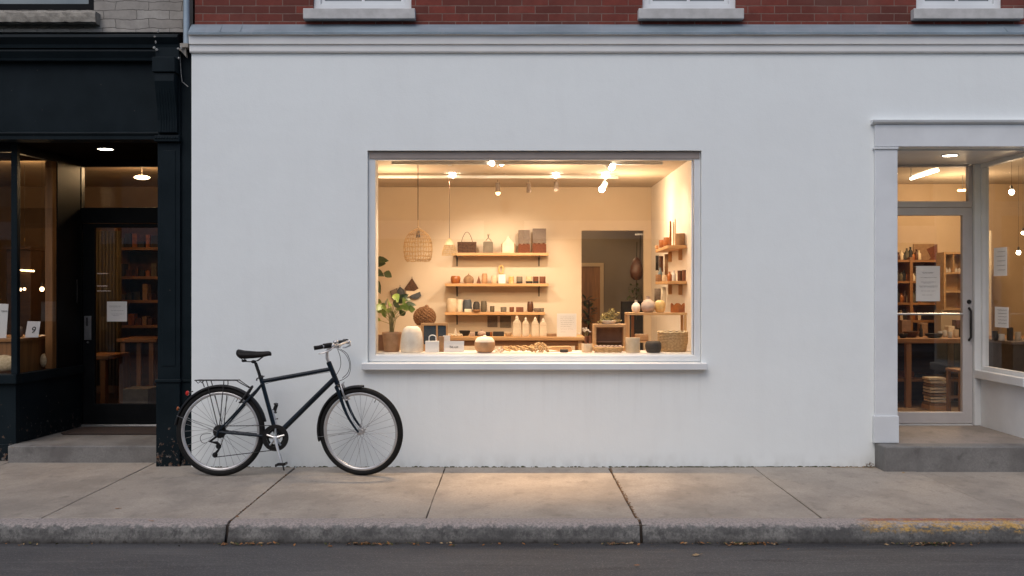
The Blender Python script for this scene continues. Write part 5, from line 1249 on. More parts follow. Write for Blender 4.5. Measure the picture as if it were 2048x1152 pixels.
# linear lamps
ll = thing('linear_ceiling_lamp', 'bright slanting strip lamp seen through the transom', 'ceiling lamp', (4.9, 2.7, 2.9))
a = Vector((X(1822,2.0), 2.0, Z(357.5,2.0))); b = Vector((X(1876,3.3), 3.3, 2.90)); b = Vector((X(1876,3.0), 3.0, Z(341,3.0)))
MB().tube([a, b], .013, 8).build('tube', 'tube', ll, smooth=True); MB().tube([a+Vector((0,0,.03)), b+Vector((0,0,.03))], .010, 6).build('housing', 'trim', ll)
for q in (a, b): MB().tube([q+Vector((0,0,.03)), (q.x, q.y, 2.949)], .004, 5).build('rod', 'steel', ll)
lamp('POINT', (4.95, 2.5, 2.78), 62, (1,.74,.46), ll, size=.15)
lamp('POINT', (5.6, 4.2, 2.5), 44, (1,.70,.40), B, size=.2)
l2 = thing('linear_ceiling_lamp', 'short dim strip lamp at the right of the transom', 'ceiling lamp', (X(1930,4.2), 4.2, 2.8))
MB().tube([(X(1917,4.2), 4.2, Z(381,4.2)), (X(1941,4.2), 4.35, Z(378,4.2))], .014, 8).build('tube', 'bulb_soft', l2)
MB().tube([(X(1925,4.2), 4.2, Z(380,4.2)), (X(1925,4.2), 4.2, 2.949)], .004, 5).build('rod', 'steel', l2)
# side display: glowing pendants, cabinet and goods behind the side glass
def bare_pendant(px, py, Y, label, r=.03, e=0, em='bulb', cz=2.9, par='steel'):
    x, z = X(px,Y), Z(py,Y); t = thing('bulb_pendant', label, 'pendant lamp', (x, Y, z))
    MB().ell((x, Y, z), r, r, r*1.1, 14, 10).build('bulb', em, t, smooth=True); MB().lathe((x, Y, z+r*.8), [(r*.5,0), (r*.45,.04), (.004,.05)], 10).build('lamp_holder', 'dark_metal', t, smooth=True)
    MB().tube([(x, Y, z+r+.03), (x, Y, cz)], .0015, 4).build('cord', 'dark_metal', t)
    if e: lamp('POINT', (x, Y-.06, z-.05), e, (1,.7,.4), t, size=.05)
    return t
bare_pendant(2023, 384, 1.9, 'bright round bulb behind the side window glass', .027, 8, cz=2.949)
bare_pendant(2046, 466, 2.6, 'small bulb at the photo edge behind the side window', .018, 0, 'bulb', 2.949)
bare_pendant(2037, 505, 3.2, 'square glowing lantern bulb low behind the side window', .024, 0, 'bulb', 2.949)
cb = thing('side_cabinet', 'grey topped cabinet behind the lower part of the side window', 'cabinet', (5.6, 1.6, ST))
MB().box(4.9, 6.2, 1.3, 1.9, ST, Z(682,1.4)-.03).build('body', 'dark_stone', cb, bevel=.004); MB().box(4.88, 6.22, 1.28, 1.92, Z(682,1.4)-.029, Z(682,1.4)).build('top', 'greyweave', cb, bevel=.003)
for px, py, m_, nm, lab in ((1990,662,'dark_stone','stone_jar','charcoal jar on the side cabinet'),(2003,668,'white_clay','white_jar','white jar on the side cabinet'),(2020,655,'near_black','black_vase','black vase on the side cabinet'),(2036,664,'cream_clay','cream_jar','cream jar on the side cabinet near the photo edge')):
    pot(nm, lab, nm.split('_')[1], px-6, px+6, py, 1.5, Z(682,1.4), 'mug', m_)
tall = thing('tall_cupboard', 'tall dark cupboard far behind the side window', 'cupboard', (6.3, 4.0, ST))
MB().box(6.4, 7.3, 3.6, 4.1, ST, 2.0).build('body', 'darkwood', tall); MB().box(6.42, 7.28, 3.58, 3.599, 1.1, 1.9).build('door', 'oak', tall)
MB().box(5.5, 5.6, 3.3, 3.36, ST, 2.2).build('narrow_curtain', 'linen').name = 'narrow_curtain'
tag(bpy.data.objects['narrow_curtain'], 'narrow pale curtain panel behind the side window', 'curtain')

# ================================================================== LEFT INTERIOR
ct = thing('wooden_counter', 'amber plank counter inside the black shopfront', 'counter', (-4.9, 1.0, .12)); cz1 = Z(674, .85)
MB().box(-5.9, -4.49, .52, 1.30, .12, cz1-.03).build('body', 'oakz', ct, bevel=.003); MB().box(-5.95, -4.47, .50, 1.32, cz1-.029, cz1).build('top', 'oak', ct, bevel=.004)
def lcard(name, label, px0, px1, pyt, pyb, Y, body, mat='paper'):
    x0, x1 = X(px0,Y), X(px1,Y); zb = cz1; z1 = Z(pyt,Y); t = thing(name, label, 'card', ((x0+x1)/2, Y, zb))
    MB().prism([(x0, zb+.001), (x1-.02, zb+.001), (x1, z1), (x0+.025, z1+.003)], Y-.002, Y+.002).build('card', mat, t)
    if body: text(body, 'numeral', (x0+x1)/2+.003, Y-.004, zb+(z1-zb)*.28, .085, 'inkd', t, shear=.25)
    return t
lcard('numbered_card', 'white card with a black 9 leaning on the wooden counter', 50, 81, 643, 674, .75, '9')
lcard('menu_card', 'cream card at the left photo edge on the wooden counter', -12, 17, 608, 640, .62, None)
scribble([(Z(622,.61), .5, .9)], X(-12,.61), X(17,.61), .612, .003, .004, 3).build('handwriting', 'ink', bpy.data.objects['menu_card'])
block('blue_book', 'pale blue book upright on the counter at the left photo edge', 'book', -8, 12, 645, .7, cz1, 'clear_jar', .03)
block('green_book', 'dark green book next to the pale blue one', 'book', -2, 6, 650, .66, cz1, 'blue_glass', .02)
pot('gourd_ornament', 'pale round gourd beside the numbered card', 'ornament', 33, 46, 653, .85, cz1, 'round', 'greyweave')
for px, py, lab, n_ in ((110, 709, 'tan wicker bundle low at the right of the side window', 'wicker_roll'), (8, 711, 'tan cushion in the front window at the left photo edge', 'floor_cushion')):
    Yq = .95 if px > 50 else .5; zt_ = Z(py, Yq)
    x = X(px, Yq) 
    tag(MB().ell((-4.445 if px>50 else x, 1.0 if px>50 else Yq, .78+(zt_-.78)*.5), .035 if px > 50 else .12, .04, max(.05,(zt_-.78)*.55), 14, 10).build(n_, 'pale_straw', smooth=True), lab, n_.split('_')[1])
bpy.data.objects['wicker_roll'].location.x += 0
bare_pendant(84, 578, 2.2, 'small glowing bulb on the right among the black shop lights', .022, 4, 'bulb_warm', ZB+.08)
bare_pendant(41, 579, 2.6, 'small glowing bulb left of the other in the side window', .016, 0, 'bulb_warm', ZB+.08)
bare_pendant(49, 578, 2.7, 'tiny bulb close beside the left glowing bulb', .014, 0, 'bulb_warm', ZB+.08)
sl_ = thing('strip_of_fairy_lights', 'short row of amber fairy lights on a dark shelf edge in the black shop', 'fairy lights', (X(52,3.0), 3.0, Z(540,3.0)))
m = MB()
for i in range(8): m.ell((X(36+4.5*i,3.0), 2.99, Z(540+.3*i,3.0)), .014, .01, .011, 8, 6)
m.build('bulb', 'bulb_soft', sl_, smooth=True); MB().tube([(X(34,3.0), 3.0, Z(538,3.0)), (X(72,3.0), 3.0, Z(540,3.0))], .005, 5).build('cord', 'near_black', sl_)
dc = thing('dark_shelf_unit', 'tall dark shelf unit behind the side window of the black shop', 'shelf unit', (X(50,3.3), 3.3, .12))
MB().box(X(25,3.2), X(73,3.2), 3.05, 3.5, .12, Z(500,3.2)).build('body', 'darkwood', dc, bevel=.005); MB().box(X(20,3.2), X(76,3.2), 3.02, 3.52, Z(500,3.2)+.001, Z(493,3.2)).build('top', 'darkwood', dc)
bk = thing('back_shelves', 'brown wall shelves stocked with boxes behind the black door', 'shelf unit', (X(280,4.8), 4.8, .12)); 
for py in (495, 553, 600, 650): MB().box(X(240,4.8), -3.15, 4.7, 5.19, Z(py,4.8)-.035, Z(py,4.8)).build('shelf_board', 'oak', bk)
MB().box(X(240,4.8)-.04, X(240,4.8), 4.7, 5.19, .12, Z(450,4.8)).build('upright', 'oakz', bk); MB().box(X(240,4.8), -3.15, 5.16, 5.198, .12, Z(450,4.8)).build('back_panel', 'brown_glaze', bk)
rr = random.Random(21); lab2 = ['brown','amber','tan','dark','rust','olive']; mt2 = ['brown_glaze','orange_glaze','tan_felt','near_black','rust','olive']
for row, py in enumerate((495, 553, 600, 650)):
    px = 244
    while px < 306:
        w = rr.uniform(6, 13); i = rr.randrange(6); hgt = rr.uniform(10, 32)
        o = block('stock_box', f'{lab2[i]} box on the {("top","second","third","lowest")[row]} of the shelves behind the black door', 'box', px, px+w, py-hgt, 4.85, Z(py,4.8), mt2[i], .15, group='boxes on the shelves behind the black door'); px += w+rr.uniform(1, 5)
cu = MB(); n = 40; rows = []
for i in range(n+1):
    px = 190+50*i/n; y = 4.3+.05*sin(i*1.15); rows.append((cu.v((X(px,4.3), y, .3)), cu.v((X(px,4.3), y, 2.25))))
for p, q in zip(rows, rows[1:]): cu.bm.faces.new((p[0], q[0], q[1], p[1]))
o = cu.build('curtain', 'curtain', smooth=True); o.modifiers.new('thickness', 'SOLIDIFY').thickness = .006; tag(o, 'olive pleated curtain hanging behind the black door glass', 'curtain')
def table2(px0, px1, py, Y, label, name='cafe_table'):
    x0, x1, z = X(px0,Y), X(px1,Y), Z(py,Y); t = thing(name, label, 'table', ((x0+x1)/2, Y, .12))
    MB().box(x0, x1, Y-.3, Y+.3, z-.04, z).build('table_top', 'oak', t, bevel=.004)
    for x in (x0+.04, x1-.09):
        for y in (Y-.28, Y+.23): MB().box(x, x+.05, y, y+.05, .12, z-.041).build('leg', 'oakz', t)
    return t
table2(180, 238, 708, 2.3, 'small dark wooden table behind the black door glass'); table2(252, 330, 675, 3.2, 'second wooden table further back behind the black door glass')
bx = block('grey_crate', 'low grey crate on the floor behind the black door', 'crate', 256, 306, 775, 2.0, .12, 'grey_felt', .3)
hl = thing('round_ceiling_lamp', 'bright oval ceiling lamp seen through the black transom', 'ceiling lamp', (X(284,2.6), 2.6, Z(355,2.6)))
MB().ell((X(284,2.6), 2.6, Z(355,2.6)), .085, .09, .022, 20, 8).build('bulb', 'bulb_warm', hl, smooth=True); MB().tube([(X(284,2.6), 2.6, Z(355,2.6)+.02), (X(284,2.6), 2.6, ZB+.08)], .006, 8).build('stem', 'dark_metal', hl)
lamp('POINT', (X(284,2.6), 2.6, 2.80), 60, (1,.66,.34), hl, size=.1)
lamp('POINT', (-5.2, 2.0, 2.70), 18, (1,.64,.32), K, size=.12)
lamp('SPOT', (-4.75, .95, 2.6), 14, (1,.70,.42), K, (-4.9, .7, .7), .06, 90, .7)
MB().lathe((X(97,.9), .9, ZB-.0), [(0,-.012), (.035,-.012), (.04,0)], 16).build('ceiling_spot', 'bulb_soft', K) if False else None

# ================================================================== PAPERS ON GLASS
def notice(name, label, x0, x1, z0, z1, y, lines, seed, title=None, cat='notice'):
    t = thing(name, label, cat, ((x0+x1)/2, y, z0))
    MB().box(x0, x1, y-.001, y+.001, z0, z1).build('sheet', 'paper', t)
    scribble(lines, x0, x1, y-.0025, .0011, .0025, seed).build('handwriting', 'ink', t)
    return t
y = LDY+.03
notice('door_notice', 'white handwritten sheet taped inside the black door glass', X(214,y), X(254,y), Z(643,y), Z(603,y), y, [(Z(612,y), .1, .7), (Z(614,y), .12, .65), (Z(621,y), .2, .82), (Z(628,y), .22, .85), (Z(631,y), .3, .6)], 3)
y = DY+.01
t = notice('door_notice', 'tall white sheet with several handwritten lines on the right door glass', X(1832,y), X(1880,y), Z(602.5,y), Z(532,y), y, [(Z(v,y), a, b) for v, a, b in ((545,.25,.72),(546.5,.28,.7),(555,.18,.85),(564,.2,.82),(566,.3,.6),(572,.12,.9),(574,.15,.85),(582,.2,.8),(590,.25,.7))], 8)
def snotice(label, py0, py1, ya, yb):
    zb_, zt_ = Z(py1, (ya+yb)/2), Z(py0, (ya+yb)/2); t = thing('window_notice', label, 'notice', (4.525, (ya+yb)/2, zb_))
    MB().box(4.518, 4.521, ya, yb, zb_, zt_).build('sheet', 'paper', t); m = MB(); rr = random.Random(int(py0))
    for i in range(5):
        z = zt_ - (zt_-zb_)*(.15+.16*i); m.tube([(4.5165, ya+.03+(yb-ya-.09)*k/10*rr.uniform(.85,1), z+.003*sin(k*2)) for k in range(11)], .0015, 3)
    m.build('handwriting', 'ink', t)
def ypx(px): return 4.52*F/(px-1024)+CY
snotice('larger sheet taped high on the side window glass', 495, 552, ypx(2014), ypx(1988)); snotice('smaller sheet taped low on the side window glass', 614, 655, ypx(2017), ypx(1990))
# doormat
m = MB(); x0, x1 = X(140,1.2), -3.16
m.prismz([(x0+.05, .92), (x0, 1.0), (x0+.02, 1.32), (x0+.08, 1.40), (x1, 1.40), (x1, .92)], LS-.003, LS+.012); tag(m.build('doormat', 'mat', bevel=.004), 'dark brown doormat in front of the black door', 'doormat')

# ================================================================== BICYCLE
BX, BYC = X(553, -.43), -.43
bike = thing('bicycle', 'dark navy bicycle with rear rack and mudguards leaning by the white wall', 'bicycle', (0, 0, 0))
S_ = (BYC-CY)/F
def q(px, py, y=0.0): return Vector(((px-1024)*S_ - BX, y, CZ - (py-576)*S_))
RH = Vector((q(440,861).x, 0, .362)); FH = Vector((q(721.5,861).x, 0, .362)); BB = q(553,875)
SC = q(522,766); HT, HB = q(656,727), q(673,768)
def wheel(c, T=None, cassette=False):
    w = part_empty('wheel', bike)
    def mk():
        m = MB()
        if T: m.T = T
        return m
    def loop(r, n=72, y=0): return [(c.x+r*cos(2*pi*i/n), y, c.z+r*sin(2*pi*i/n)) for i in range(n)]
    m = mk(); prof = [(.362,0), (.359,.010), (.351,.018), (.338,.0215), (.326,.019), (.318,.013), (.318,-.013), (.326,-.019), (.338,-.0215), (.351,-.018), (.359,-.010)]
    n = 96; rings = [[m.v((c.x+(r)*cos(2*pi*i/n), y, c.z+r*sin(2*pi*i/n))) for r, y in prof] for i in range(n)]
    for i in range(n):
        a, b = rings[i], rings[(i+1) % n]
        for j in range(len(prof)): m.bm.faces.new((a[j], a[(j+1) % len(prof)], b[(j+1) % len(prof)], b[j]))
    m.build('tyre', 'rubber', w, smooth=True, angle=60)
    m = mk(); prof = [(.321,.012), (.318,.0145), (.304,.0145), (.298,.008), (.296,0), (.298,-.008), (.304,-.0145), (.318,-.0145), (.321,-.012)]
    rings = [[m.v((c.x+(r)*cos(2*pi*i/n), y, c.z+r*sin(2*pi*i/n))) for r, y in prof] for i in range(n)]
    for i in range(n):
        a, b = rings[i], rings[(i+1) % n]
        for j in range(len(prof)): m.bm.faces.new((a[j], a[(j+1) % len(prof)], b[(j+1) % len(prof)], b[j]))
    m.build('rim', 'chrome', w, smooth=True, angle=50)
    m = mk()
    for k in range(32):
        a = 2*pi*k/32; s = 1 if k % 2 else -1; off = (1 if (k//2) % 2 else -1)*1.15
        m.tube([(c.x+.022*cos(a+off), s*.028, c.z+.022*sin(a+off)), (c.x+.300*cos(a), s*.002, c.z+.300*sin(a))], .0013, 4)
    m.build('spokes', 'spoke', w)
    m = mk(); m.lathe((c.x, 0, c.z), [(0,-.055), (.007,-.055), (.007,-.034), (.027,-.032), (.027,-.027), (.014,-.024), (.012,0), (.014,.024), (.027,.027), (.027,.032), (.007,.034), (.007,.055), (0,.055)], 20, axis='y'); m.build('hub', 'chrome', w, smooth=True)
    m = mk(); aa = 1.1; m.tube([(c.x+.30*cos(aa), 0, c.z+.30*sin(aa)), (c.x+.268*cos(aa), 0, c.z+.268*sin(aa))], .003, 6); m.build('valve', 'dark_metal', w)
    if cassette:
        m = mk()
        for k in range(7):
            r = .028+.0042*k; y0 = -.052+.0034*k
            pts = [(c.x+(r+(.003 if i % 2 else 0))*cos(2*pi*i/40), y0, c.z+(r+(.003 if i % 2 else 0))*sin(2*pi*i/40)) for i in range(40)]
            m.bm.faces.new([m.v(p) for p in pts]); 
            pts2 = [(p[0], y0+.0018, p[2]) for p in pts]; m.bm.faces.new([m.v(p) for p in pts2])
        m.lathe((c.x, 0, c.z), [(0,-.056), (.02,-.056), (.026,-.052), (.05,-.03), (0,-.03)], 24, axis='y')
        m.build('cassette', 'dark_metal', w)
wheel(RH, cassette=True)
# steering: everything in front turns about the head tube
ax = (HT-HB).normalized(); TH = radians(-14)
T = Matrix.Translation(HB) @ Matrix.Rotation(TH, 4, ax) @ Matrix.Translation(-HB)
wheel(FH, T)
fr_ = MB()
fr_.tube([HT+ax*.004, HB-ax*.004], .0205, 16)
def tb(a, b, r0, r1=None, n=14, mb=None, steps=1): (mb or fr_).tube([a, b], [r0, r1 or r0], n)
tb(q(524,763), q(657,739), .0170); tb(q(556,868), q(668,757), .0220, .0210)
tb(BB, SC + (SC-BB).normalized()*.045, .0170)
fr_.lathe((BB.x, 0, BB.z), [(0,-.036), (.021,-.036), (.021,.036), (0,.036)], 20, axis='y')
for s in (-1, 1):
    fr_.tube([BB+Vector((-.015, s*.022, 0)), BB+Vector((-.10, s*.036, .012)), RH+Vector((.03, s*.062, -.004)), RH+Vector((0, s*.062, 0))], [.0115,.011,.0095,.008], 10)
    fr_.tube([SC+Vector((0, s*.012, -.01)), SC+Vector((-.06, s*.032, -.085)), RH+Vector((.02, s*.062, .03)), RH+Vector((0, s*.062, 0))], [.009,.0085,.008,.008], 10)
fr_.tube([RH+Vector((.0, -.062, .01)), RH+Vector((-.012, -.066, -.035))], [.012, .008], 8)
fr_.build('frame', 'frame_paint', bike, smooth=True, angle=60)
m = MB()
for z_ in (.35, .55): pass
for p in (q(546,826), q(549,839), q(597,823)):
    m.tube([p, p+Vector((.016,0,.004))], .0035, 6); m.ell(p+Vector((.018,0,.004)), .006, .006, .006, 8, 5)
m.build('bottle_boss', 'dark_metal', bike, smooth=True)
m = MB(); c1 = SC+(SC-BB).normalized()*.036; m.tube([c1, c1+(SC-BB).normalized()*.022], .0195, 14); m.tube([c1+Vector((-.03,-.012,.0)), c1+Vector((.03,-.014,.02))], .005, 6); m.tube([c1+Vector((-.03,-.012,.0)), c1+Vector((-.034,-.014,-.018))], .006, 6); m.build('seat_clamp', 'dark_metal', bike, smooth=True)
# fork
m = MB(); m.T = T
m.tube([HB-ax*.006, HB-ax*.03], .019, 14)
m.tube([HB-ax*.028+Vector((0,-.048,0)), HB-ax*.020+Vector((0,-.02,0)), HB-ax*.018, HB-ax*.020+Vector((0,.02,0)), HB-ax*.028+Vector((0,.048,0))], .016, 12)
for s in (-1, 1):
    p0 = HB-ax*.028+Vector((0, s*.046, 0)); L = (p0.z-FH.z); pts = []
    for i in range(13):
        u = i/12; base = p0.lerp(Vector((FH.x, s*.052, FH.z)), u); k = -.030*sin(pi*min(1, u*1.0))*(u**.6); pts.append(base + Vector((k, 0, k*.35)))
    m.tube(pts, [.0155-.0075*(i/12) for i in range(13)], 12)
m.build('fork', 'frame_paint', bike, smooth=True, angle=60)
# saddle
sd = MB(); prof = []
sx_, ex_ = q(470,0).x, q(540,0).x; n = 16
for i in range(n+1):
    u = i/n; x = sx_+(ex_-sx_)*u
    w = .082*(1-(u)**.75)+.018 if u > .08 else .070+.15*u
    w = .020 + .062*max(0, 1-u*1.05)**1.1 + (.004 if u < .5 else 0)
    if u < .12: w *= (.55+.45*u/.12)
    zt_ = CZ-(706-576)*S_ + .018 + (.020*(1-u/.35)**2 if u < .35 else 0) - (.010*sin((u-.35)/.65*pi) if u > .35 else 0)*.6
    if u < .06: zt_ -= .012*(1-u/.06)
    if u > .93: zt_ -= .014*((u-.93)/.07)
    th = .098-.052*u if u < .9 else .051-.012*(u-.9)/.1
    if u < .1: th *= (.55+.45*u/.1)
    ring = []
    for k in range(16):
        a = 2*pi*k/16; yy = w*cos(a); zz = (sin(a) if sin(a) > 0 else sin(a))*th/2
        if sin(a) < 0: zz *= (.9 if abs(cos(a)) > .5 else .65)
        ring.append(sd.v((x, yy, zt_-th/2+zz)))
    prof.append(ring)
for a, b in zip(prof, prof[1:]):
    for k in range(16): sd.bm.faces.new((a[k], a[(k+1) % 16], b[(k+1) % 16], b[k]))
sd.bm.faces.new(prof[0][::-1]); sd.bm.faces.new(prof[-1])
sad = sd.build('saddle', 'leather', bike, smooth=True); sad.modifiers.new('smooth', 'SUBSURF').levels = 1; sad.modifiers['smooth'].render_levels = 2
m = MB()
for s in (-1, 1):
    m.tube([q(482,717,s*.05), q(487,723.5,s*.03), q(500,724,s*.022), q(512,722,s*.022), q(520,716,s*.018), q(531,709,s*.008)], .0035, 6)
    m.ell(q(485,722,s*.032), .014, .012, .012, 8, 6)
m.build('rail', 'dark_metal', sad, smooth=True)
m = MB(); up_ = (q(507.5,724)-SC).normalized(); m.tube([SC, q(508,726)], .0133, 12); m.ell(q(504,724), .022, .022, .014, 10, 6); m.build('seat_post', 'blk_plastic', bike, smooth=True)
# stem, bar, grips
m = MB(); m.T = T
m.tube([HT, HT+ax*.012], .019, 14); m.build('headset', 'dark_metal', bike, smooth=True)
m = MB(); m.T = T
cl = q(676,692)
m.tube([HT+ax*.005, HT+ax*.045, q(652,706), q(654,698), q(661,694.5), cl+Vector((-.01,0,-.004))], [.0125,.0125,.0125,.0125,.0125,.0125], 12); m.ell(q(652,703), .016, .016, .012, 8, 6)
m.lathe((cl.x, 0, cl.z), [(0,-.022), (.019,-.022), (.019,.022), (0,.022)], 16, axis='y'); m.build('stem', 'chrome', bike, smooth=True)
def bar_pt(s, k):   # swept city bar
    pts = [(0,0,0), (.012,.05,.012), (.025,.11,.020), (.012,.165,.022), (-.022,.21,.018), (-.062,.24,.010), (-.085,.255,.006)]
    a = pts[k]; return cl + Vector((a[0], s*a[1], a[2]))
hbm = MB(); hbm.T = T
for s in (-1, 1): hbm.tube([bar_pt(s, k) for k in range(7)], .011, 12)
hb_ = hbm.build('handlebar', 'chrome', bike, smooth=True)
for s in (-1, 1):
    m = MB(); m.T = T; m.tube([bar_pt(s,4)+Vector((-.02,s*.012,-.003)), bar_pt(s,5), bar_pt(s,6)+Vector((-.012,s*.006,0))], [.0175,.0165,.0175], 12); m.build('grip', 'leather', hb_, smooth=True)
    m = MB(); m.T = T; m.tube([bar_pt(s,3)+Vector((0,0,0)), bar_pt(s,4)+Vector((-.012,s*.008,0))], .021, 12); m.build('gear_shifter', 'blk_plastic', hb_, smooth=True)
    m = MB(); m.T = T; b0 = bar_pt(s,3); m.ell(b0+Vector((.012,0,-.004)), .020, .022, .018, 10, 6); m.tube([b0+Vector((.02,0,-.01)), b0+Vector((.01,s*.05,-.035)), bar_pt(s,5)+Vector((.03,s*.01,-.045)), bar_pt(s,5)+Vector((-.0,s*.01,-.047))], [.008,.007,.006,.0065], 8); m.build('brake_lever', 'chrome', hb_, smooth=True)
m = MB(); m.T = T; bl = bar_pt(-1,2); m.ell(bl+Vector((.0,0,.024)), .024, .024, .017, 14, 8); m.tube([bl, bl+Vector((0,0,.02))], .008, 8); m.build('bell', 'chrome', bike, smooth=True)
# cables
def arc(pts, r=.0024, par=bike, Tm=None):
    P = [Vector(p) for p in pts]; out = []
    for i in range(len(P)-1):
        p0, p1, p2, p3 = P[max(i-1,0)], P[i], P[i+1], P[min(i+2, len(P)-1)]
        for k in range(8):
            t_ = k/8; out.append(.5*((2*p1)+(-p0+p2)*t_+(2*p0-5*p1+4*p2-p3)*t_*t_+(-p0+3*p1-3*p2+p3)*t_**3))
    out.append(P[-1]); m = MB(); m.tube(out, r, 6); return m.build('cable', 'blk_plastic', par, smooth=True)
arc([q(684,699,-.12), q(697,708,-.13), q(703,728,-.10), q(699,748,-.06), q(688,758,-.03), q(676,763,0)])
arc([q(680,698,-.16), q(694,708,-.15), q(700,727,-.08), q(696,745,-.05), q(684,757,-.03)])
arc([q(677,699,-.10), q(683,714,-.12), q(683,731,-.09), q(676,745,-.05), q(668,754,-.024)])
arc([q(672,757,-.022), q(630,793,-.024), q(590,836,-.024), q(560,866,-.028)], .002)
arc([q(660,744,-.014), q(600,754,-.018), q(530,768,-.018), q(500,790,-.02), q(482,812,-.04)], .002)
# brakes
m = MB(); m.T = T
for s in (-1, 1): m.tube([q(682,768,s*.022), q(686,778,s*.034), q(690,790,s*.036), q(693,799,s*.030)], [.006,.008,.008,.006], 8); m.ell(q(694,799,s*.026), .016, .010, .008, 8, 6)
m.tube([q(684,768,-.03), q(688,764,0), q(684,768,.03)], .003, 6); m.build('brake', 'chrome', bike, smooth=True)
m = MB()
for s in (-1, 1): m.tube([q(502,774,s*.025), q(494,786,s*.036), q(484,800,s*.036), q(479,806,s*.028)], [.006,.008,.008,.006], 8); m.ell(q(480,805,s*.026), .014, .010, .008, 8, 6)
m.build('brake', 'dark_metal', bike, smooth=True)
# crankset
cr = part_empty('crankset', bike)
def gear(r, y, teeth, name, mat, hole=None):
    m = MB(); o_ = []; i_ = []
    k = teeth*2; hole = hole or r*.62
    for i in range(k):
        a = 2*pi*i/k; rr_ = r if i % 2 else r-.005; o_.append((BB.x+rr_*cos(a), BB.z+rr_*sin(a))); i_.append((BB.x+hole*cos(a), BB.z+hole*sin(a)))
    for y_ in (y, y+.003):
        A = [m.v((p[0], y_, p[1])) for p in o_]; B_ = [m.v((p[0], y_, p[1])) for p in i_]
        for i in range(k): m.bm.faces.new((A[i], A[(i+1) % k], B_[(i+1) % k], B_[i]))
    return m.build(name, mat, cr)
gear(.100, -.052, 46, 'chainring', 'dark_metal', .072); gear(.076, -.046, 34, 'chainring', 'blk_plastic', .055)
m = MB(); m.tube([(BB.x+.104*cos(2*pi*i/60), -.060, BB.z+.104*sin(2*pi*i/60)) for i in range(60)], .004, 6, closed=True)
m.lathe((BB.x, 0, BB.z), [(.104,-.0585), (.078,-.060), (.078,-.0575), (.104,-.0565)], 48, axis='y'); m.build('chain_guard', 'blk_plastic', cr, smooth=True)
m = MB()
for k in range(5):
    a = 2*pi*k/5+.3; m.tube([(BB.x+.015*cos(a), -.055, BB.z+.015*sin(a)), (BB.x+.075*cos(a), -.054, BB.z+.075*sin(a))], [.012,.008], 8)
m.lathe((BB.x, 0, BB.z), [(0,-.060), (.024,-.060), (.026,-.05), (0,-.045)], 18, axis='y'); m.build('spider', 'steel', cr, smooth=True)
for s in (-1, 1):
    e = BB + (Vector((q(567,928).x-BB.x, 0, q(567,928).z-BB.z)))*(-s); y_ = s*.078
    m = MB(); m.tube([BB+Vector((0, s*.062, 0)), BB.lerp(e, .25)+Vector((0, s*.072, 0)), e+Vector((0, y_, 0))], [.020,.0165,.0155], 10, flat=.7); m.ell(BB+Vector((0, s*.070, 0)), .017, .010, .017, 12, 8)
    m.build('crank_arm', 'crank', cr, smooth=True)
    m = MB(); pc = e+Vector((.01, s*.135, .012)); m.tube([e+Vector((0, s*.08, 0)), pc], .006, 8)
    c_ = pc; t_ = .18
    if s > 0: m.T = Matrix.Translation(c_) @ Matrix.Rotation(radians(-72), 4, 'Y') @ Matrix.Translation(-c_)
    for dx, dw in ((-.036, .006), (.036, .006)): m.box(c_.x+dx-dw, c_.x+dx+dw, c_.y-.042, c_.y+.042, c_.z-.010+t_*dx, c_.z+.010+t_*dx)
    m.box(c_.x-.03, c_.x+.03, c_.y-.042, c_.y-.034, c_.z-.008, c_.z+.008); m.box(c_.x-.03, c_.x+.03, c_.y+.034, c_.y+.042, c_.z-.008, c_.z+.008); m.box(c_.x-.03, c_.x+.03, c_.y-.010, c_.y+.010, c_.z-.011, c_.z+.011)
    m.build('pedal', 'blk_plastic', cr, bevel=.002)
# chain and derailleur
m = MB(); jp1, jp2 = q(440,892), q(433,909)
def chainrun(a, b):
    L = (b-a).length; n = max(2, int(L/.0127)); d = (b-a)/n
    for i in range(n):
        c_ = a + d*(i+.5); u = d.normalized(); s = .0048 if i % 2 else .0040; nrm = Vector((-u.z, 0, u.x))
        m.tube([a+d*i+Vector((0,-.001,0)), a+d*(i+1)+Vector((0,-.001,0))], s*.8, 5)
y_ = -.050
chainrun(Vector((RH.x, y_, RH.z+.046)), Vector((BB.x, y_, BB.z+.099)))
m.build('chain', 'dark_metal', bike, smooth=True); m = MB()
chainrun(Vector((jp2.x-.0, y_, jp2.z-.018)), Vector((BB.x-.01, y_, BB.z-.099)))
m.build('chain', 'dark_metal', bike, smooth=True); m = MB()
chainrun(Vector((jp2.x-.018, y_, jp2.z)), Vector((jp1.x+.016, y_, jp1.z))); chainrun(Vector((jp1.x+.016, y_, jp1.z)), Vector((RH.x+.048, y_, RH.z-.01)))
m.build('chain', 'dark_metal', bike, smooth=True)
m = MB()
m.tube([RH+Vector((-.012,-.07,-.035)), q(424,882,-.078), q(438,884,-.085), q(443,888,-.078)], [.010,.013,.013,.010], 8)
m.tube([q(444,888,-.064), q(441,898,-.064), q(433,909,-.064)], [.010,.008,.010], 8)
for p in (jp1, jp2): m.lathe((p.x, 0, p.z), [(0,-.056), (.022,-.056), (.022,-.050), (0,-.050)], 14, axis='y')
m.build('derailleur', 'blk_plastic', bike, smooth=True)
arc([q(419,884,-.085), q(410,884,-.085), q(405,876,-.08), q(409,868,-.075), q(425,866,-.068)], .0022)
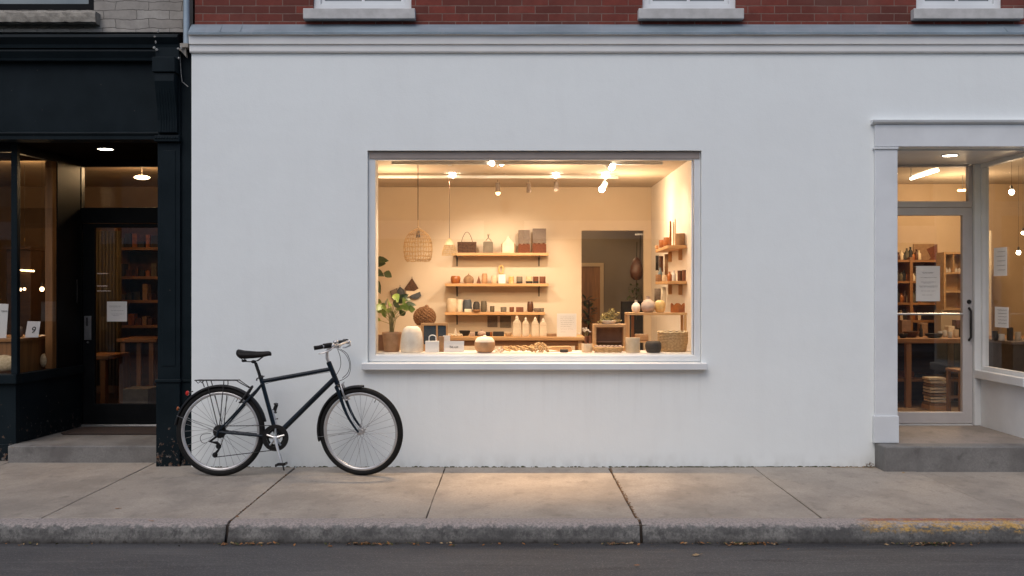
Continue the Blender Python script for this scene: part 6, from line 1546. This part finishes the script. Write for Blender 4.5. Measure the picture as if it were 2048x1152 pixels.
# mudguards
def guard(c, a0, a1, T_=None, name='mudguard', mat='mud', R0=.377):
    m = MB()
    if T_: m.T = T_
    n = 48; rings = []
    for i in range(n+1):
        a = radians(a0+(a1-a0)*i/n); ring = []
        for r, y in ((R0-.018,-.029), (R0-.006,-.027), (R0+.001,-.018), (R0+.003,0), (R0+.001,.018), (R0-.006,.027), (R0-.018,.029)): ring.append(m.v((c.x+r*cos(a), y, c.z+r*sin(a))))
        rings.append(ring)
    for p, r_ in zip(rings, rings[1:]):
        for j in range(6): m.bm.faces.new((p[j], p[j+1], r_[j+1], r_[j]))
    o = m.build(name, mat, bike, smooth=True, angle=60); sm = o.modifiers.new('thickness', 'SOLIDIFY'); sm.thickness = .0015
    return o
guard(RH, 12, 172); guard(FH, 86, 194, T)
m = MB(); m.T = T
for s in (-1, 1): m.tube([FH+Vector((0, s*.056, 0)), FH+Vector((.372*cos(radians(188)), s*.030, .372*sin(radians(188))))], .002, 5)
m.build('mudguard_stay', 'spoke', bike)
m = MB()
for s in (-1, 1):
    m.tube([RH+Vector((0, s*.068, 0)), RH+Vector((.372*cos(radians(160)), s*.030, .372*sin(radians(160))))], .0022, 5)
m.build('mudguard_stay', 'spoke', bike)
# rack
rk = MB(); zt_ = q(0,761).z; xr, xf = q(391,0).x, q(473,0).x
for y in (-.06, -.02, .02, .06): rk.tube([(xr, y, zt_), (xf, y, zt_)], .0045, 8)
for px in (391, 405, 450, 473): rk.tube([(q(px,0).x, -.06, zt_), (q(px,0).x, .06, zt_)], .0045, 8)
for s in (-1, 1):
    rk.tube([(q(414,0).x, s*.06, zt_), q(417,770,s*.066), RH+Vector((-.0, s*.068, .02))], .004, 8)
    rk.tube([(q(449,0).x, s*.06, zt_), q(449,768,s*.066), RH+Vector((.006, s*.068, .02))], .004, 8)
    rk.tube([(xf, s*.05, zt_), q(482,767,s*.04), q(497,776,s*.02), q(503,772,s*.012)], .004, 8)
    rk.tube([(q(391,0).x, s*.05, zt_), q(397,767,s*.05), q(401,763,s*.05)], .003, 6)
rk.tube([q(401,763,0), q(406,775,0)], .004, 6)
rk.build('luggage_rack', 'dark_metal', bike, smooth=True)
m = MB(); p = q(372,787); m.ell(p, .014, .026, .020, 12, 8); m.build('red_reflector', 'redref', bike, smooth=True)
m = MB(); m.tube([q(374,788), q(383,783)], .005, 6); m.build('reflector_bracket', 'dark_metal', bike)
m = MB(); p = q(353.5,818); m.ell(p, .010, .02, .018, 12, 8); m.build('reflector', 'orref', bike, smooth=True)
m = MB(); m.tube([q(548,889,.03), q(556,912,.07), q(562,944,.115)], [.008,.0065,.006], 8); m.build('kickstand', 'dark_metal', bike, smooth=True)
bike.location = (BX, BYC, 0.0); bike.rotation_euler = (radians(-3.2), 0, 0)

# ================================================================== LEAVES AND LITTER
def dead_leaf(x, y, z, s, rot, mat, label, curl=.3):
    m = MB(); pts = [(0,0), (.25,.32), (.5,.5), (.62,.30), (.95,.42), (.85,.12), (1.15,0)]
    mid = [m.v((p[0]*s, 0, curl*s*.35*sin(p[0]*2))) for p in pts]
    for sg in (-1, 1):
        e = [m.v((p[0]*s, sg*p[1]*s, curl*s*(.12+.5*p[1])*(.6+.4*sin(p[0]*5+sg)))) for p in pts]
        for i in range(len(pts)-1):
            f = [mid[i], mid[i+1], e[i+1], e[i]]
            m.bm.faces.new(f)
    m.tube([(-.35*s,0,.004), (0,0,.002)], .0012, 4)
    o = m.build('fallen_leaf', mat, origin=(0,0,0)); o.location = (x, y, z); o.rotation_euler = (R(-.1,.1), R(-.1,.1), rot)
    return tag(o, label, 'leaf')
def gy(py, z=0.0): return (CZ-z)*F/(py-576)+CY
def lf(px, py, z, s, mat, label, c=.3): y = gy(py, z); dead_leaf(X(px,y), y, z+.003, s, R(0,6.3), mat, label, c)
lf(240, 1018, 0, .030, 'dry1', 'orange leaf lying alone on the pavement below the black shop')
lf(300, 1042.5, 0, .026, 'dry1', 'small orange leaf on the kerb top at the left')
lf(1806, 947, 0, .030, 'dry2', 'tan leaf on the pavement in front of the right step')
lf(62, 1048, -.01, .03, 'dry3', 'rust leaf tucked in the kerb edge at the far left')
lf(474, 1033, 0, .028, 'dry1', 'orange leaf lodged in the joint beside the left kerb gap')
lf(1270, 1132, -.105, .032, 'dry1', 'orange leaf on the road nearest the camera')
lf(1400, 1110, -.112, .045, 'dry2', 'larger tan leaf on the road right of the centre')
lf(1195, 1079, -.12, .045, 'dry1', 'upturned brown leaf in the gutter below the right kerb gap', .9)
lf(1480, 1075, -.12, .030, 'dry1', 'orange leaf standing against the kerb right of centre', .9)
lf(1115, 1091, -.118, .028, 'dry1', 'small orange leaf on the road edge at the centre')
lf(663, 1094, -.118, .030, 'dry1', 'orange leaf beside the clump of litter in the left gutter')
lf(45, 1085, -.12, .028, 'dry2', 'tan leaf in the dark left gutter')
lf(722, 1085, -.12, .045, 'dry3', 'large brown leaf in the clump under the front bicycle wheel', .8)
def litter(name, label, ranges, seed, mats):
    rr = random.Random(seed); t = thing(name, label, 'leaf litter', (0, KB-.25, -.12)); t['kind'] = 'stuff'
    ms = {k: MB() for k in mats}
    for px0, px1, n, sp in ranges:
        for i in range(n):
            px = rr.gauss((px0+px1)/2, (px1-px0)/4); y = KB-.215-abs(rr.gauss(0, sp)); x = X(px, y); s = rr.uniform(.005, .019); m = ms[rr.choice(mats)]
            M_ = Matrix.Translation((x, y, -.117+rr.uniform(0,.008))) @ Matrix.Rotation(rr.uniform(0,6.3), 4, 'Z') @ Matrix.Rotation(rr.uniform(-.6,.6), 4, 'X') @ Matrix.Rotation(rr.uniform(-.6,.6), 4, 'Y'); m.T = M_
            m.quad((-s,0,0), (0,-s*.5,.002), (s,0,s*.15), (0,s*.5,.002)); m.T = Matrix.Identity(4)
    for k, m in ms.items():
        m.build('leaf_scraps', k, t)
litter('leaf_litter', 'loose scraps of dead leaves strewn along the gutter', [(0,110,14,.03), (430,560,70,.022), (640,900,50,.018), (700,760,50,.022), (1180,1290,36,.02), (1380,1560,70,.018), (1430,1530,60,.015), (1790,1930,130,.022), (-200,2300,60,.05)], 6, ['dry1', 'dry3', 'dry3', 'moss', 'moss', 'dry2'])
# moss and grime at the wall foot, and a sprout at the step corner
m = MB(); rr = random.Random(13); m3 = MB()
for i in range(520):
    x = rr.uniform(-2.7, 3.09) if rr.random() < .6 else rr.uniform(1.0, 3.09); s = rr.uniform(.003, .009) if rr.random()<.93 else rr.uniform(.008,.014)
    m.ell((x, -.003-abs(rr.gauss(0, .004)), rr.uniform(-.002, .004)), s*1.6, s*.6, s*.7, 5, 4)
o = m.build('wall_foot_moss', 'moss', origin=(0,0,0)); tag(o, 'thin dark moss along the foot of the white wall', 'moss', kind='stuff')
m = MB()
for i in range(260):
    x = -1.85 if i < 60 else .833; y = rr.uniform(KB-.1, -.05); s = rr.uniform(.003, .008); m.ell((x+rr.uniform(-.006,.006)*(1 if i<30 else 2), y, -.002), s, s*1.6, s*.5, 5, 4)
tag(m.build('joint_debris', 'dry3', origin=(0,0,0)), 'crumbs of dirt and leaf in the wide pavement joints', 'debris', kind='stuff')
wd = thing('corner_weed', 'small dry brown weed where the white wall meets the right step', 'weed', (3.06, -.03, 0)); m = MB()
for i in range(26): m.leaf((3.05+rr.uniform(-.04,.03), -.02-rr.uniform(0,.04), rr.uniform(0,.03)), (rr.uniform(-1,.6), rr.uniform(-.6,.1), rr.uniform(.1,1.2)), rr.uniform(.02,.05), .008, .3)
m.build('foliage', 'dry3', wd)
m = MB()
for i in range(60): m.leaf((rr.uniform(2.72,3.09), -.01-rr.uniform(0,.045), .002), (rr.uniform(-1,1), rr.uniform(-.4,.4), .1), .03, .008, .1)
m.build('dead_blades', 'dry2', wd)

# ================================================================== CAMERA, LIGHT
cam = bpy.data.cameras.new('camera'); cam.sensor_width = 36; cam.lens = 36*F/2048; cam.clip_end = 400; cam.clip_start = .1
co = bpy.data.objects.new('camera', cam); COL.objects.link(co); co.location = (0, CY, CZ); co.rotation_euler = (pi/2, 0, 0); scene.camera = co
w = bpy.data.worlds.new('World'); scene.world = w; w.use_nodes = True; nt = w.node_tree
bg = nt.nodes['Background']; sky = nt.nodes.new('ShaderNodeTexSky'); sky.sky_type = 'NISHITA'; sky.sun_disc = False
EL, ROT = radians(52), radians(200)
sky.sun_elevation = EL; sky.sun_rotation = ROT; sky.air_density = 1.0; sky.dust_density = 2.5; sky.ozone_density = 1.0
nt.links.new(sky.outputs[0], bg.inputs[0]); bg.inputs[1].default_value = SKY_STRENGTH
s = bpy.data.lights.new('sun', 'SUN'); s.energy = SUN_STRENGTH; s.angle = radians(35); s.color = (1, .94, .89)
so = bpy.data.objects.new('sun', s); COL.objects.link(so)
# sun_rotation is measured clockwise from +Y; the lamp looks from that point of the sky
d = Vector((sin(ROT)*cos(EL), cos(ROT)*cos(EL), sin(EL))); so.rotation_euler = (-d).to_track_quat('-Z', 'Y').to_euler(); so.location = d*30
scene.view_settings.view_transform = 'Standard'; scene.view_settings.look = 'None'; scene.view_settings.exposure = 0
scene.render.engine = 'CYCLES'
c = scene.cycles; c.use_denoising = True; c.max_bounces = 8; c.diffuse_bounces = 4; c.glossy_bounces = 4; c.transparent_max_bounces = 12; c.caustics_reflective = False; c.caustics_refractive = False
c.sample_clamp_indirect = 6; c.use_light_tree = True
try: c.denoiser = 'OPENIMAGEDENOISE'
except Exception: pass
